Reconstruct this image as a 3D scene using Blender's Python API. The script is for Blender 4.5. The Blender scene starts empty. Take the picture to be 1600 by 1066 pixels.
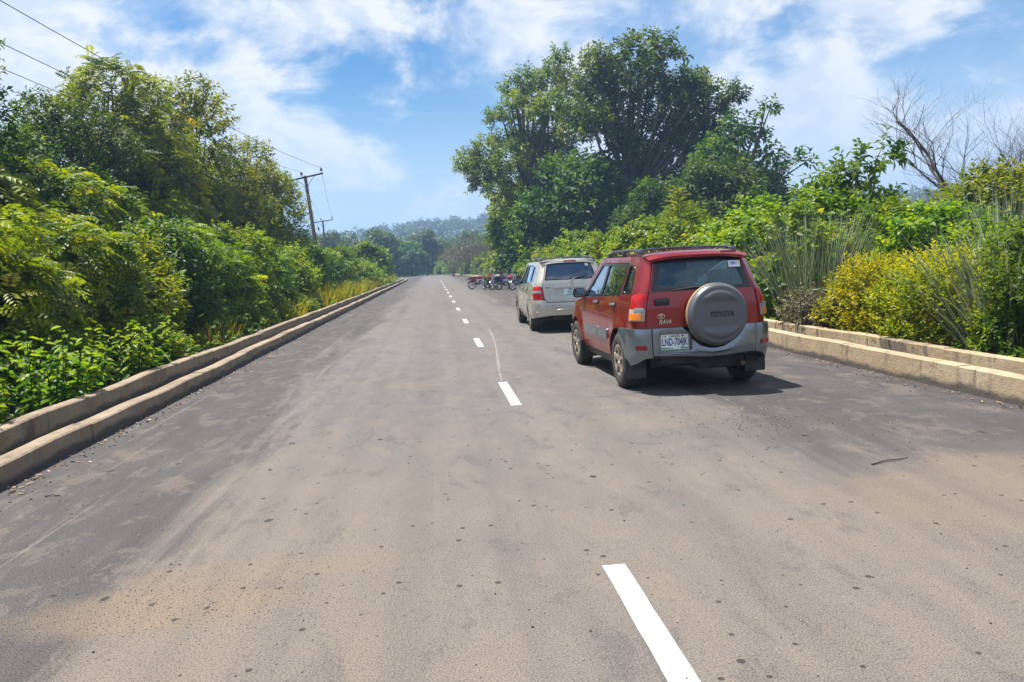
import bpy, bmesh, math, random
import numpy as np
from mathutils import Vector, Matrix, noise as mnoise
from mathutils.geometry import delaunay_2d_cdt

scene = bpy.context.scene
COL = scene.collection

# ------------------------------------------------------------------ camera
F_PX, CAM_H, PITCH, ROLL = 1199.0, 1.66, 0.1001, -0.0485       # focal length in photo pixels, eye height, radians
_c, _s = math.cos(ROLL), math.sin(ROLL)
_U = Vector((0, math.sin(PITCH), math.cos(PITCH)))
CAM_R = Vector((1, 0, 0)) * _c + _U * _s
CAM_U = Vector((1, 0, 0)) * -_s + _U * _c
CAM_F = Vector((0, math.cos(PITCH), -math.sin(PITCH)))
cam_data = bpy.data.cameras.new('camera')
cam_data.sensor_width = 36.0
cam_data.lens = 36.0 * F_PX / 1600.0
cam_data.clip_start, cam_data.clip_end = 0.1, 6000
cam = bpy.data.objects.new('camera', cam_data)
COL.objects.link(cam)
cam.matrix_world = Matrix(((CAM_R.x, CAM_U.x, -CAM_F.x, 0), (CAM_R.y, CAM_U.y, -CAM_F.y, 0),
                           (CAM_R.z, CAM_U.z, -CAM_F.z, CAM_H), (0, 0, 0, 1)))
scene.camera = cam

# ------------------------------------------------------------------ sun, sky, exposure
SUN_EL = math.radians(69)
SUN_FROM = Vector((-0.92, 0.39, 0)).normalized()              # the sun stands over the left verge, a little ahead
sun_dir = SUN_FROM * math.cos(SUN_EL) + Vector((0, 0, math.sin(SUN_EL)))
sd = bpy.data.lights.new('sun', 'SUN')
sd.energy, sd.angle, sd.color = 5.0, math.radians(0.53), (1.0, 0.95, 0.86)
so = bpy.data.objects.new('sun', sd)
COL.objects.link(so)
so.location = sun_dir * 60
so.rotation_euler = sun_dir.to_track_quat('Z', 'Y').to_euler()

world = bpy.data.worlds.new('World')
scene.world = world
world.use_nodes = True
wn, wl = world.node_tree.nodes, world.node_tree.links
wn.clear()


def wnode(t, **kw):
    n = wn.new(t)
    for k, v in kw.items():
        setattr(n, k, v)
    return n


def wmath(op, a, b=None, c=None, clamp=False):
    n = wn.new('ShaderNodeMath')
    n.operation, n.use_clamp = op, clamp
    for i, v in enumerate((a, b, c)):
        if v is None:
            continue
        if isinstance(v, (int, float)):
            n.inputs[i].default_value = v
        else:
            wl.new(v, n.inputs[i])
    return n.outputs[0]


def wmap(v, a, b, c=0.0, d=1.0):
    n = wn.new('ShaderNodeMapRange')
    n.interpolation_type = 'SMOOTHSTEP'
    wl.new(v, n.inputs[0])
    for i, q in enumerate((a, b, c, d)):
        n.inputs[i + 1].default_value = q
    return n.outputs[0]


def wmix(f, a, b):
    n = wn.new('ShaderNodeMix')
    n.data_type = 'RGBA'
    for i, v in ((0, f), (6, a), (7, b)):
        if isinstance(v, (int, float)):
            n.inputs[i].default_value = v
        elif isinstance(v, tuple):
            n.inputs[i].default_value = v
        else:
            wl.new(v, n.inputs[i])
    return n.outputs[2]


sky = wnode('ShaderNodeTexSky', sky_type='NISHITA', sun_disc=False, sun_elevation=SUN_EL,
            sun_rotation=math.atan2(SUN_FROM.x, SUN_FROM.y), altitude=100, air_density=1.0, dust_density=0.6, ozone_density=2.5)
hsv = wnode('ShaderNodeHueSaturation')
hsv.inputs['Saturation'].default_value = 1.5
hsv.inputs['Value'].default_value = 1.2
wl.new(sky.outputs[0], hsv.inputs['Color'])
tc = wnode('ShaderNodeTexCoord')
sep = wnode('ShaderNodeSeparateXYZ')
wl.new(tc.outputs['Generated'], sep.inputs[0])
zc = wmath('MAXIMUM', sep.outputs[2], 0.0)
den = wmath('ADD', zc, 0.42)
comb = wnode('ShaderNodeCombineXYZ')
wl.new(wmath('DIVIDE', sep.outputs[0], den), comb.inputs[0])
wl.new(wmath('DIVIDE', sep.outputs[1], den), comb.inputs[1])


def wnoise(scale, detail, rough, off, dist=0.0):
    mp = wnode('ShaderNodeMapping')
    mp.inputs['Location'].default_value = off
    wl.new(comb.outputs[0], mp.inputs[0])
    n = wnode('ShaderNodeTexNoise')
    n.inputs['Scale'].default_value = scale
    n.inputs['Detail'].default_value = detail
    n.inputs['Roughness'].default_value = rough
    n.inputs['Distortion'].default_value = dist
    wl.new(mp.outputs[0], n.inputs['Vector'])
    return n.outputs[0]


CLOUD_OFF = (5.6, 2.2)


def cloud_field(dx, dy):
    big = wnoise(1.35, 2, 0.5, (CLOUD_OFF[0] + dx, CLOUD_OFF[1] + dy, 0))
    fine = wnoise(4.2, 13, 0.60, (CLOUD_OFF[0] * 2 + dx, CLOUD_OFF[1] * 3 + dy, 0), 0.25)
    return wmath('ADD', wmath('MULTIPLY', big, 0.60), wmath('MULTIPLY', fine, 0.44))


field = cloud_field(0, 0)
towards_sun = cloud_field(-SUN_FROM.x * 0.03, -SUN_FROM.y * 0.03)
low = wmap(sep.outputs[2], 0.02, 0.40, 0.05, 0.0)                # more cloud is seen edge-on towards the horizon
dens = wmath('ADD', field, low)
cum = wmap(dens, 0.462, 0.556)                                   # puffy white cloud
veil = wmap(wnoise(1.1, 8, 0.6, (1.7, 5.2, 0), 0.8), 0.34, 0.72, 0.0, 0.70)
lit = wmap(wmath('SUBTRACT', field, towards_sun), -0.035, 0.045)  # the side of each puff that faces the sun
thick = wmap(dens, 0.56, 0.72, 1.0, 0.55)
bright = wmath('MULTIPLY', wmap(lit, 0, 1, 0.52, 1.0), thick)
cloud_col = wmix(bright, (4.6, 5.9, 8.2, 1), (9.4, 9.5, 9.8, 1))
col = wmix(veil, hsv.outputs[0], (5.6, 7.2, 9.8, 1))
col = wmix(cum, col, cloud_col)
haze_f = wmap(sep.outputs[2], 0.0, 0.27, 0.82, 0.0)
col = wmix(haze_f, col, (6.6, 8.0, 10.0, 1))
bg = wnode('ShaderNodeBackground')
bg.inputs['Strength'].default_value = 0.050
wl.new(col, bg.inputs['Color'])
wo = wnode('ShaderNodeOutputWorld')
wl.new(bg.outputs[0], wo.inputs['Surface'])

scene.view_settings.view_transform = 'Standard'
scene.view_settings.look = 'None'
scene.view_settings.gamma = 1.0
scene.view_settings.exposure = 1.05
scene.render.engine = 'CYCLES'
scene.cycles.use_denoising = True
scene.cycles.max_bounces = 7
scene.cycles.diffuse_bounces = 3
scene.cycles.glossy_bounces = 3
scene.cycles.transmission_bounces = 4
scene.cycles.transparent_max_bounces = 8
scene.cycles.volume_bounces = 0

# ------------------------------------------------------------------ helpers
RU = Vector((-0.0971, 0.99527, 0))          # along the road
RN = Vector((0.99527, 0.0971, 0))           # across it, to the right
R0 = RN * 0.882
ROAD_ANG = math.atan2(0.0971, 0.99527)      # rotation of the road's own frame
BEND_S, BEND_R = 100.0, 520.0


def bend(s):
    """Sideways shift of the centre line at distance s: straight, then a gentle bend to the left."""
    return -((s - BEND_S) ** 2) / (2 * BEND_R) if s > BEND_S else 0.0


def road(t, s, z=0.0):
    p = R0 + RU * s + RN * (t + bend(s))
    return Vector((p.x, p.y, z))


def pix(x, y, depth):
    """The point on the sight line of photo pixel (x, y) at forward distance depth."""
    d = CAM_F + CAM_R * ((x - 800) / F_PX) + CAM_U * ((533 - y) / F_PX)
    p = d * (depth / d.y)
    return Vector((p.x, p.y, p.z + CAM_H))


def base(x, depth, z=0.0):
    """Ground point seen at photo column x (taken near the horizon) and forward distance depth."""
    p = pix(x, 412.5 - (x - 800) * 0.0485, depth)
    return Vector((p.x, p.y, z))


def tag(o, label=None, cat=None, group=None, kind=None):
    if label:
        o['label'] = label
    if cat:
        o['category'] = cat
    if group:
        o['group'] = group
    if kind:
        o['kind'] = kind
    return o


def empty(name, loc=(0, 0, 0), rz=0.0):
    o = bpy.data.objects.new(name, None)
    COL.objects.link(o)
    o.location = loc
    o.rotation_euler = (0, 0, rz)
    o.empty_display_size = 0.2
    return o


def link(name, me, parent=None, mat=None):
    o = bpy.data.objects.new(name, me)
    COL.objects.link(o)
    if mat is not None and not me.materials:
        me.materials.append(mat)
    if parent is not None:
        o.parent = parent
    return o


def copy_tree(o, parent=None):
    c = o.copy()
    COL.objects.link(c)
    c.parent = parent
    if parent is not None:
        c.matrix_parent_inverse = o.matrix_parent_inverse.copy()
    for ch in list(o.children):
        copy_tree(ch, c)
    return c


def np_mesh(name, V, Q=None, T=None, tint=None, smooth=False):
    """Mesh from numpy vertices, quads Q (n,4) and triangles T (n,3); tint is one float for each face."""
    me = bpy.data.meshes.new(name)
    V = np.asarray(V, np.float32)
    Q = np.zeros((0, 4), np.int32) if Q is None else np.asarray(Q, np.int32)
    T = np.zeros((0, 3), np.int32) if T is None else np.asarray(T, np.int32)
    me.vertices.add(len(V))
    me.vertices.foreach_set('co', V.ravel())
    idx = np.concatenate([Q.ravel(), T.ravel()]).astype(np.int32)
    tot = np.concatenate([np.full(len(Q), 4), np.full(len(T), 3)]).astype(np.int32)
    start = (np.cumsum(tot) - tot).astype(np.int32)
    me.loops.add(len(idx))
    me.loops.foreach_set('vertex_index', idx)
    me.polygons.add(len(tot))
    me.polygons.foreach_set('loop_start', start)
    me.polygons.foreach_set('loop_total', tot)
    if smooth:
        me.polygons.foreach_set('use_smooth', np.ones(len(tot), bool))
    if tint is not None:
        a = me.attributes.new('tint', 'FLOAT', 'FACE')
        a.data.foreach_set('value', np.asarray(tint, np.float32))
    me.update(calc_edges=True)
    me.validate()
    return me


class Geo:
    """Collects tubes, boxes and lathes into one mesh."""

    def __init__(self):
        self.v, self.f = [], []

    def add(self, v, f):
        n = len(self.v)
        self.v += [tuple(p) for p in v]
        self.f += [tuple(i + n for i in q) for q in f]
        return self

    def tube(self, pts, rad, seg=6, cap=True):
        pts = [Vector(p) for p in pts]
        if not hasattr(rad, '__len__'):
            rad = [rad] * len(pts)
        rings, prev = [], None
        for i, p in enumerate(pts):
            d = (pts[min(i + 1, len(pts) - 1)] - pts[max(i - 1, 0)])
            d = d.normalized() if d.length > 1e-9 else Vector((0, 0, 1))
            if prev is None:
                a = d.orthogonal().normalized()
            else:
                a = prev - d * prev.dot(d)
                a = a.normalized() if a.length > 1e-6 else d.orthogonal().normalized()
            prev = a
            b = d.cross(a)
            rings.append([p + (a * math.cos(2 * math.pi * k / seg) + b * math.sin(2 * math.pi * k / seg)) * rad[i] for k in range(seg)])
        v = [q for r in rings for q in r]
        f = [(i * seg + k, i * seg + (k + 1) % seg, (i + 1) * seg + (k + 1) % seg, (i + 1) * seg + k) for i in range(len(rings) - 1) for k in range(seg)]
        if cap:
            f.append(tuple(range(seg - 1, -1, -1)))
            n = (len(rings) - 1) * seg
            f.append(tuple(range(n, n + seg)))
        return self.add(v, f)

    def box(self, c, size, bev=0.0, rot=None):
        x, y, z = (s / 2 for s in size)
        if bev <= 0:
            v = [Vector((sx * x, sy * y, sz * z)) for sz in (-1, 1) for sy in (-1, 1) for sx in (-1, 1)]
            f = [(0, 2, 3, 1), (4, 5, 7, 6), (0, 1, 5, 4), (2, 6, 7, 3), (0, 4, 6, 2), (1, 3, 7, 5)]
        else:
            bm = bmesh.new()
            bmesh.ops.create_cube(bm, size=1.0)
            for q in bm.verts:
                q.co = Vector((q.co.x * size[0], q.co.y * size[1], q.co.z * size[2]))
            bmesh.ops.bevel(bm, geom=bm.edges[:], offset=bev, segments=2, affect='EDGES', profile=0.6)
            bm.verts.index_update()
            v = [q.co.copy() for q in bm.verts]
            f = [[q.index for q in fc.verts] for fc in bm.faces]
            bm.free()
        if rot is not None:
            v = [rot @ p for p in v]
        c = Vector(c)
        return self.add([p + c for p in v], f)

    def lathe(self, prof, seg=24, axis='x', c=(0, 0, 0), cap=True):
        """prof: (radius, offset along the axis)."""
        c = Vector(c)
        v = []
        for r, h in prof:
            for k in range(seg):
                a = 2 * math.pi * k / seg
                u, w = r * math.cos(a), r * math.sin(a)
                v.append(c + (Vector((h, u, w)) if axis == 'x' else Vector((w, h, u)) if axis == 'y' else Vector((u, w, h))))
        n = len(prof)
        f = [(i * seg + k, i * seg + (k + 1) % seg, (i + 1) * seg + (k + 1) % seg, (i + 1) * seg + k) for i in range(n - 1) for k in range(seg)]
        if cap and prof[0][0] > 1e-6:
            f.append(tuple(range(seg - 1, -1, -1)))
        if cap and prof[-1][0] > 1e-6:
            f.append(tuple(range((n - 1) * seg, n * seg)))
        return self.add(v, f)

    def build(self, name, mat, parent=None, smooth=None):
        me = bpy.data.meshes.new(name)
        me.from_pydata(self.v, [], self.f)
        bm = bmesh.new()
        bm.from_mesh(me)
        bmesh.ops.recalc_face_normals(bm, faces=bm.faces[:])
        if smooth is not None:
            lim = math.radians(smooth)
            for fc in bm.faces:
                fc.smooth = True
            for e in bm.edges:
                if len(e.link_faces) == 2 and e.calc_face_angle(0) > lim:
                    e.smooth = False
        bm.to_mesh(me)
        bm.free()
        me.materials.append(mat)
        return link(name, me, parent)


# ------------------------------------------------------------------ materials
class Mat:
    def __init__(self, name):
        self.m = bpy.data.materials.new(name)
        self.m.use_nodes = True
        self.n, self.l = self.m.node_tree.nodes, self.m.node_tree.links
        self.b = self.n['Principled BSDF']
        self.out = self.n['Material Output']

    def node(self, t, **kw):
        n = self.n.new(t)
        for k, v in kw.items():
            setattr(n, k, v)
        return n

    def put(self, v, sock):
        if isinstance(v, (int, float)):
            sock.default_value = v
        elif isinstance(v, tuple):
            sock.default_value = v if len(v) == 4 or len(sock.default_value) == 3 else (*v, 1)
        else:
            self.l.new(v, sock)

    def math(self, op, a, b=None, clamp=False):
        n = self.node('ShaderNodeMath', operation=op, use_clamp=clamp)
        self.put(a, n.inputs[0])
        if b is not None:
            self.put(b, n.inputs[1])
        return n.outputs[0]

    def map(self, v, a, b, c=0.0, d=1.0):
        n = self.node('ShaderNodeMapRange', interpolation_type='SMOOTHSTEP')
        self.put(v, n.inputs[0])
        for i, q in enumerate((a, b, c, d)):
            n.inputs[i + 1].default_value = q
        return n.outputs[0]

    def mix(self, f, a, b, mode='MIX'):
        n = self.node('ShaderNodeMix', data_type='RGBA', blend_type=mode)
        self.put(f, n.inputs[0])
        self.put(a, n.inputs[6])
        self.put(b, n.inputs[7])
        return n.outputs[2]

    def coord(self, scale=(1, 1, 1), loc=(0, 0, 0), kind='Object'):
        t = self.node('ShaderNodeTexCoord')
        mp = self.node('ShaderNodeMapping')
        mp.inputs['Scale'].default_value = scale
        mp.inputs['Location'].default_value = loc
        self.l.new(t.outputs[kind], mp.inputs[0])
        return mp.outputs[0]

    def noise(self, scale, detail=4, rough=0.55, vec=None, dist=0.0):
        n = self.node('ShaderNodeTexNoise')
        n.inputs['Scale'].default_value = scale
        n.inputs['Detail'].default_value = detail
        n.inputs['Roughness'].default_value = rough
        n.inputs['Distortion'].default_value = dist
        self.l.new(vec if vec is not None else self.coord(), n.inputs['Vector'])
        return n.outputs[0]

    def voronoi(self, scale, vec=None, feature='F1', rnd=1.0):
        n = self.node('ShaderNodeTexVoronoi', feature=feature)
        n.inputs['Scale'].default_value = scale
        n.inputs['Randomness'].default_value = rnd
        self.l.new(vec if vec is not None else self.coord(), n.inputs['Vector'])
        return n

    def bump(self, h, strength=0.3, dist=0.01):
        n = self.node('ShaderNodeBump')
        n.inputs['Strength'].default_value = strength
        n.inputs['Distance'].default_value = dist
        self.l.new(h, n.inputs['Height'])
        self.l.new(n.outputs[0], self.b.inputs['Normal'])
        return n.outputs[0]

    def set(self, **kw):
        for k, v in kw.items():
            self.put(v, self.b.inputs[k.replace('_', ' ')])
        return self


def flat(name, col, rough=0.5, metal=0.0, dirt=0.0, dirtcol=(0.25, 0.19, 0.13), spec=0.5):
    m = Mat(name)
    c = (*col, 1)
    if dirt > 0:
        f = m.map(m.noise(6, 6, 0.65), 0.42, 0.72, 0.0, dirt)
        c = m.mix(f, (*col, 1), (*dirtcol, 1))
    m.set(Base_Color=c, Roughness=rough, Metallic=metal)
    m.b.inputs['Specular IOR Level'].default_value = spec
    return m.m


def leaf_mat(name, dark, mid, light, dead=None, trans=0.46, rough=0.45):
    m = Mat(name)
    at = m.node('ShaderNodeAttribute', attribute_name='tint')
    ramp = m.node('ShaderNodeValToRGB')
    e = ramp.color_ramp.elements
    e[0].position, e[0].color = 0.08, (*dark, 1)
    e[1].position, e[1].color = 0.9, (*light, 1)
    k = e.new(0.5)
    k.color = (*mid, 1)
    if dead:
        k = e.new(0.97)
        k.color = (*dead, 1)
    oi = m.node('ShaderNodeObjectInfo')
    m.l.new(at.outputs['Fac'], ramp.inputs[0])
    h = m.node('ShaderNodeHueSaturation')
    m.put(m.map(oi.outputs['Random'], 0, 1, 0.485, 0.51), h.inputs['Hue'])
    m.put(m.map(oi.outputs['Random'], 0, 1, 0.85, 1.15), h.inputs['Value'])
    m.l.new(ramp.outputs[0], h.inputs['Color'])
    m.set(Base_Color=h.outputs[0], Roughness=rough)
    m.b.inputs['Specular IOR Level'].default_value = 0.35
    tr = m.node('ShaderNodeBsdfTranslucent')
    tcol = m.mix(1.0, h.outputs[0], (2.0, 1.75, 0.45, 1), 'MULTIPLY')
    m.l.new(tcol, tr.inputs['Color'])
    ms = m.node('ShaderNodeMixShader')
    ms.inputs[0].default_value = trans
    m.l.new(m.b.outputs[0], ms.inputs[1])
    m.l.new(tr.outputs[0], ms.inputs[2])
    m.l.new(ms.outputs[0], m.out.inputs['Surface'])
    return m.m


def bark_mat(name, a, b):
    m = Mat(name)
    n = m.noise(9, 6, 0.65, m.coord((1, 1, 0.25)))
    m.set(Base_Color=m.mix(m.map(n, 0.3, 0.7), (*a, 1), (*b, 1)), Roughness=0.9)
    m.bump(n, 0.6, 0.03)
    return m.m


def road_mat():
    m = Mat('road_asphalt')
    t = m.node('ShaderNodeTexCoord')
    sp = m.node('ShaderNodeSeparateXYZ')
    m.l.new(t.outputs['Object'], sp.inputs[0])
    X, Y = sp.outputs[0], sp.outputs[1]
    ax = m.math('ABSOLUTE', X)
    along = m.coord((1.0, 0.22, 1))
    n1 = m.noise(0.75, 6, 0.62, along, 0.4)                       # long streaks of dust along the lanes
    n2 = m.noise(2.1, 8, 0.66, m.coord((1, 0.5, 1)), 0.3)
    n3 = m.noise(0.33, 4, 0.55, m.coord())
    grit = m.noise(120, 3, 0.7, m.coord())
    grit2 = m.noise(30, 4, 0.7, m.coord())
    # worn middle is pale, the verges keep their dark new tar
    n4 = m.noise(0.9, 7, 0.68, m.coord((1.5, 0.16, 1), (3, 1, 0)), 0.5)
    wob = m.math('MULTIPLY', m.math('SUBTRACT', n4, 0.5), 4.2)
    left = m.map(m.math('ADD', X, wob), -2.3, -3.3)
    right = m.map(m.math('ADD', X, wob), 1.4, 2.8)
    near = m.map(m.math('ADD', Y, m.math('MULTIPLY', n4, 3.0)), 5.6, 8.0, 0.25, 1.0)                          # the new tar of the lay-by starts beyond the dusty stretch
    edge = m.math('MAXIMUM', left, m.math('MULTIPLY', right, near))
    worn = m.mix(m.map(n1, 0.3, 0.7), (0.118, 0.109, 0.110, 1), (0.158, 0.145, 0.142, 1))
    worn = m.mix(m.map(n2, 0.42, 0.62, 0.35, 0.0), worn, (0.090, 0.083, 0.085, 1))
    # brown dust lies on the near stretch and thins out along the road
    dusty = m.math('MULTIPLY', m.map(Y, 3.0, 10.0, 0.70, 0.06), m.map(n1, 0.30, 0.62, 0.25, 1.0))
    worn = m.mix(dusty, worn, (0.185, 0.143, 0.110, 1))
    tar = m.mix(m.map(n2, 0.35, 0.7), (0.020, 0.019, 0.024, 1), (0.046, 0.042, 0.047, 1))
    col = m.mix(edge, worn, tar)
    # scuffs and tan dust swept into streaks
    dmask = m.map(m.math('ADD', m.math('MULTIPLY', n2, 0.55), m.math('MULTIPLY', n3, 0.5)), 0.54, 0.66, 0, 0.50)
    dmask = m.math('MULTIPLY', dmask, m.map(edge, 0.3, 1.0, 1.0, 0.35))
    col = m.mix(dmask, col, (0.180, 0.140, 0.105, 1))
    sc_ = m.noise(1.0, 9, 0.75, m.coord((3.2, 0.75, 1), (1, 7, 0)), 0.7)
    col = m.mix(m.map(sc_, 0.57, 0.66, 0.0, 0.50), col, (0.185, 0.158, 0.140, 1))
    col = m.mix(m.map(sc_, 0.45, 0.32, 0.0, 0.45), col, (0.045, 0.042, 0.045, 1))
    # mottled wear with hard, ragged borders
    mot = m.noise(1.0, 11, 0.74, m.coord((2.6, 1.5, 1), (9, 2, 0)), 0.35)
    col = m.mix(m.map(mot, 0.53, 0.57, 0.0, 0.34), col, (0.205, 0.160, 0.125, 1))
    col = m.mix(m.map(mot, 0.44, 0.40, 0.0, 0.40), col, (0.050, 0.046, 0.052, 1))
    def blob(cx, cy, rx, ry, amt, colr):
        a = m.math('DIVIDE', m.math('SUBTRACT', X, cx), rx)
        b = m.math('DIVIDE', m.math('SUBTRACT', Y, cy), ry)
        r = m.math('ADD', m.math('MULTIPLY', a, a), m.math('MULTIPLY', b, b))
        r = m.math('ADD', r, m.math('MULTIPLY', m.math('SUBTRACT', n2, 0.5), 2.6))
        return m.mix(m.map(r, 0.25, 1.25, amt, 0.0), col, colr)
    col = blob(-2.45, 3.95, 0.75, 0.33, 0.62, (0.2072, 0.1456, 0.0896, 1))
    col = blob(-1.9, 4.35, 0.9, 0.2, 0.45, (0.2072, 0.1512, 0.1008, 1))
    col = blob(2.9, 4.6, 1.5, 1.0, 0.55, (0.2016, 0.1512, 0.1064, 1))
    col = blob(1.2, 7.6, 0.9, 0.5, 0.40, (0.1848, 0.1456, 0.1008, 1))
    col = blob(2.4, 6.9, 1.1, 0.8, 0.4, (0.0448, 0.0420, 0.0414, 1))
    # wheel tracks in the far stretch
    st = m.noise(1.0, 3, 0.5, m.coord((2.2, 0.012, 1)))
    col = m.mix(m.map(st, 0.42, 0.66, 0.0, 0.30), col, (0.0728, 0.0683, 0.0672, 1))
    # thin scuffed pale lines along the left edge
    ln = m.noise(1.0, 4, 0.6, m.coord((9.0, 0.12, 1), (4.2, 0, 0)), 0.25)
    lm = m.math('MULTIPLY', m.map(ln, 0.60, 0.72), m.map(X, -2.2, -3.0, 0.0, 0.5))
    col = m.mix(lm, col, (0.2016, 0.1792, 0.1568, 1))
    # aggregate: light and dark grains
    col = m.mix(m.map(grit, 0.34, 0.68, 0.0, 1.0), m.mix(0.45, col, (0.0168, 0.0168, 0.0168, 1)), m.mix(0.20, col, (0.40, 0.36, 0.32, 1)))
    col = m.mix(m.map(grit2, 0.30, 0.48, 0.35, 0.0), col, (0.0336, 0.0314, 0.0308, 1))
    # tar drips
    v = m.voronoi(3.4, m.coord((1, 0.8, 1)))
    sc = m.node('ShaderNodeSeparateColor')
    m.l.new(v.outputs['Color'], sc.inputs[0])
    rad = m.map(sc.outputs[0], 0.42, 1.0, 0.0, 0.11)
    dist = m.math('ADD', v.outputs['Distance'], m.math('MULTIPLY', m.math('SUBTRACT', m.noise(26, 3), 0.5), 0.16))
    spot = m.math('LESS_THAN', dist, rad)
    col = m.mix(m.math('MULTIPLY', spot, 0.8), col, (0.0196, 0.0196, 0.0235, 1))
    v2 = m.voronoi(9.0, m.coord())
    sc2 = m.node('ShaderNodeSeparateColor')
    m.l.new(v2.outputs['Color'], sc2.inputs[0])
    spot2 = m.math('LESS_THAN', v2.outputs['Distance'], m.map(sc2.outputs[1], 0.45, 1.0, 0.0, 0.17))
    col = m.mix(m.math('MULTIPLY', spot2, 0.85), col, (0.0280, 0.0269, 0.0280, 1))
    m.set(Base_Color=col, Roughness=m.map(n2, 0.2, 0.8, 0.75, 0.95))
    m.b.inputs['Specular IOR Level'].default_value = 0.22
    h = m.math('ADD', m.math('MULTIPLY', grit, 0.6), m.math('MULTIPLY', grit2, 0.8))
    m.bump(h, 0.6, 0.007)
    return m.m


def concrete_mat(name, a, b, stain=0.5):
    m = Mat(name)
    n1 = m.noise(1.6, 7, 0.65)
    n2 = m.noise(14, 6, 0.7)
    streak = m.noise(5.0, 5, 0.65, m.coord((1.6, 1.6, 0.28)), 0.3)
    col = m.mix(m.map(n1, 0.3, 0.7), (*a, 1), (*b, 1))
    col = m.mix(m.map(streak, 0.52, 0.70, 0.0, stain), col, (0.10, 0.085, 0.07, 1))
    col = m.mix(m.map(n2, 0.56, 0.72, 0.0, 0.55), col, (0.11, 0.085, 0.062, 1))
    sp = m.node('ShaderNodeSeparateXYZ')
    m.l.new(m.coord(), sp.inputs[0])
    # tar splashed up from the road surface along the foot
    blot = m.noise(0.85, 5, 0.6, m.coord((1, 1, 0.6), (2, 5, 0)), 0.5)
    col = m.mix(m.map(blot, 0.60, 0.66, 0.0, 0.75), col, (0.06, 0.052, 0.052, 1))
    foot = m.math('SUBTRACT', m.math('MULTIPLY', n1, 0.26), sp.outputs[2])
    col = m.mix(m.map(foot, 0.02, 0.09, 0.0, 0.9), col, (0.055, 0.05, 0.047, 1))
    m.set(Base_Color=col, Roughness=0.9)
    m.bump(m.math('ADD', n2, m.math('MULTIPLY', m.noise(60, 3), 0.5)), 0.7, 0.02)
    return m.m


def soil_mat():
    m = Mat('soil')
    n1 = m.noise(0.35, 6, 0.6)
    n2 = m.noise(6, 6, 0.7)
    col = m.mix(m.map(n1, 0.35, 0.65), (0.085, 0.062, 0.036, 1), (0.05, 0.062, 0.02, 1))
    col = m.mix(m.map(n2, 0.4, 0.7, 0, 0.6), col, (0.16, 0.12, 0.075, 1))
    m.set(Base_Color=col, Roughness=0.95)
    m.bump(n2, 0.8, 0.05)
    return m.m


M = {}
M['road'] = road_mat()
M['concrete'] = concrete_mat('shade_toned_concrete', (0.19, 0.14, 0.095), (0.30, 0.235, 0.165), 0.7)  # left walls: shade of the road-side face darkens the colour, besides real stains
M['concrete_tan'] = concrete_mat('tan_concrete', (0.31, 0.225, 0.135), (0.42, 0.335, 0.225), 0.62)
M['soil'] = soil_mat()
pm = Mat('road_paint')
pw = pm.noise(30, 6, 0.7)
pm.set(Base_Color=pm.mix(pm.map(pm.noise(75, 3, 0.6), 0.60, 0.66, 0, 0.9), pm.mix(pm.map(pw, 0.45, 0.70, 0, 0.5), (0.50, 0.50, 0.51, 1), (0.30, 0.28, 0.26, 1)), (0.12, 0.11, 0.10, 1)), Roughness=0.6)
M['paint'] = pm.m
M['bark'] = bark_mat('bark', (0.075, 0.055, 0.04), (0.16, 0.125, 0.095))
M['bark_grey'] = bark_mat('grey_bark', (0.05, 0.042, 0.042), (0.11, 0.092, 0.088))
M['twig'] = bark_mat('brown_twig', (0.085, 0.065, 0.045), (0.16, 0.125, 0.09))
M['wood_pole'] = bark_mat('weathered_pole', (0.10, 0.065, 0.05), (0.20, 0.14, 0.115))
M['lf_bright'] = leaf_mat('bright_leaf', (0.030, 0.075, 0.005), (0.105, 0.180, 0.007), (0.255, 0.300, 0.009), (0.36, 0.24, 0.02))
M['lf_mid'] = leaf_mat('mid_leaf', (0.020, 0.060, 0.006), (0.070, 0.140, 0.007), (0.185, 0.240, 0.009), (0.26, 0.19, 0.02))
M['lf_dark'] = leaf_mat('dark_leaf', (0.008, 0.030, 0.006), (0.028, 0.076, 0.008), (0.120, 0.185, 0.011), (0.26, 0.25, 0.02), trans=0.40, rough=0.52)
M['lf_olive'] = leaf_mat('olive_leaf', (0.034, 0.074, 0.007), (0.110, 0.165, 0.008), (0.255, 0.285, 0.010), (0.28, 0.22, 0.02))
M['lf_vine'] = leaf_mat('vine_leaf', (0.030, 0.090, 0.007), (0.105, 0.200, 0.008), (0.240, 0.310, 0.010), (0.38, 0.30, 0.02), rough=0.36)
M['lf_yellow'] = leaf_mat('yellow_leaf', (0.055, 0.115, 0.006), (0.20, 0.245, 0.006), (0.43, 0.41, 0.008), (0.5, 0.36, 0.02))
M['lf_nettle'] = leaf_mat('nettle_leaf', (0.022, 0.080, 0.006), (0.070, 0.170, 0.008), (0.165, 0.260, 0.010))
M['lf_grass'] = leaf_mat('grey_green_grass', (0.08, 0.125, 0.06), (0.22, 0.30, 0.19), (0.42, 0.50, 0.40), (0.42, 0.36, 0.2), trans=0.08)
M['lf_tuft'] = leaf_mat('yellow_green_grass', (0.08, 0.12, 0.008), (0.22, 0.25, 0.010), (0.40, 0.36, 0.014), (0.42, 0.30, 0.05))
M['lf_fresh'] = leaf_mat('fresh_tree_leaf', (0.022, 0.058, 0.010), (0.075, 0.125, 0.012), (0.175, 0.215, 0.014), (0.26, 0.2, 0.03))
M['lf_dry'] = leaf_mat('dry_leaf', (0.075, 0.062, 0.042), (0.12, 0.10, 0.066), (0.13, 0.13, 0.06), trans=0.15)
M['lf_far'] = leaf_mat('far_leaf', (0.014, 0.042, 0.012), (0.040, 0.085, 0.016), (0.105, 0.140, 0.020), trans=0.3)
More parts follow.
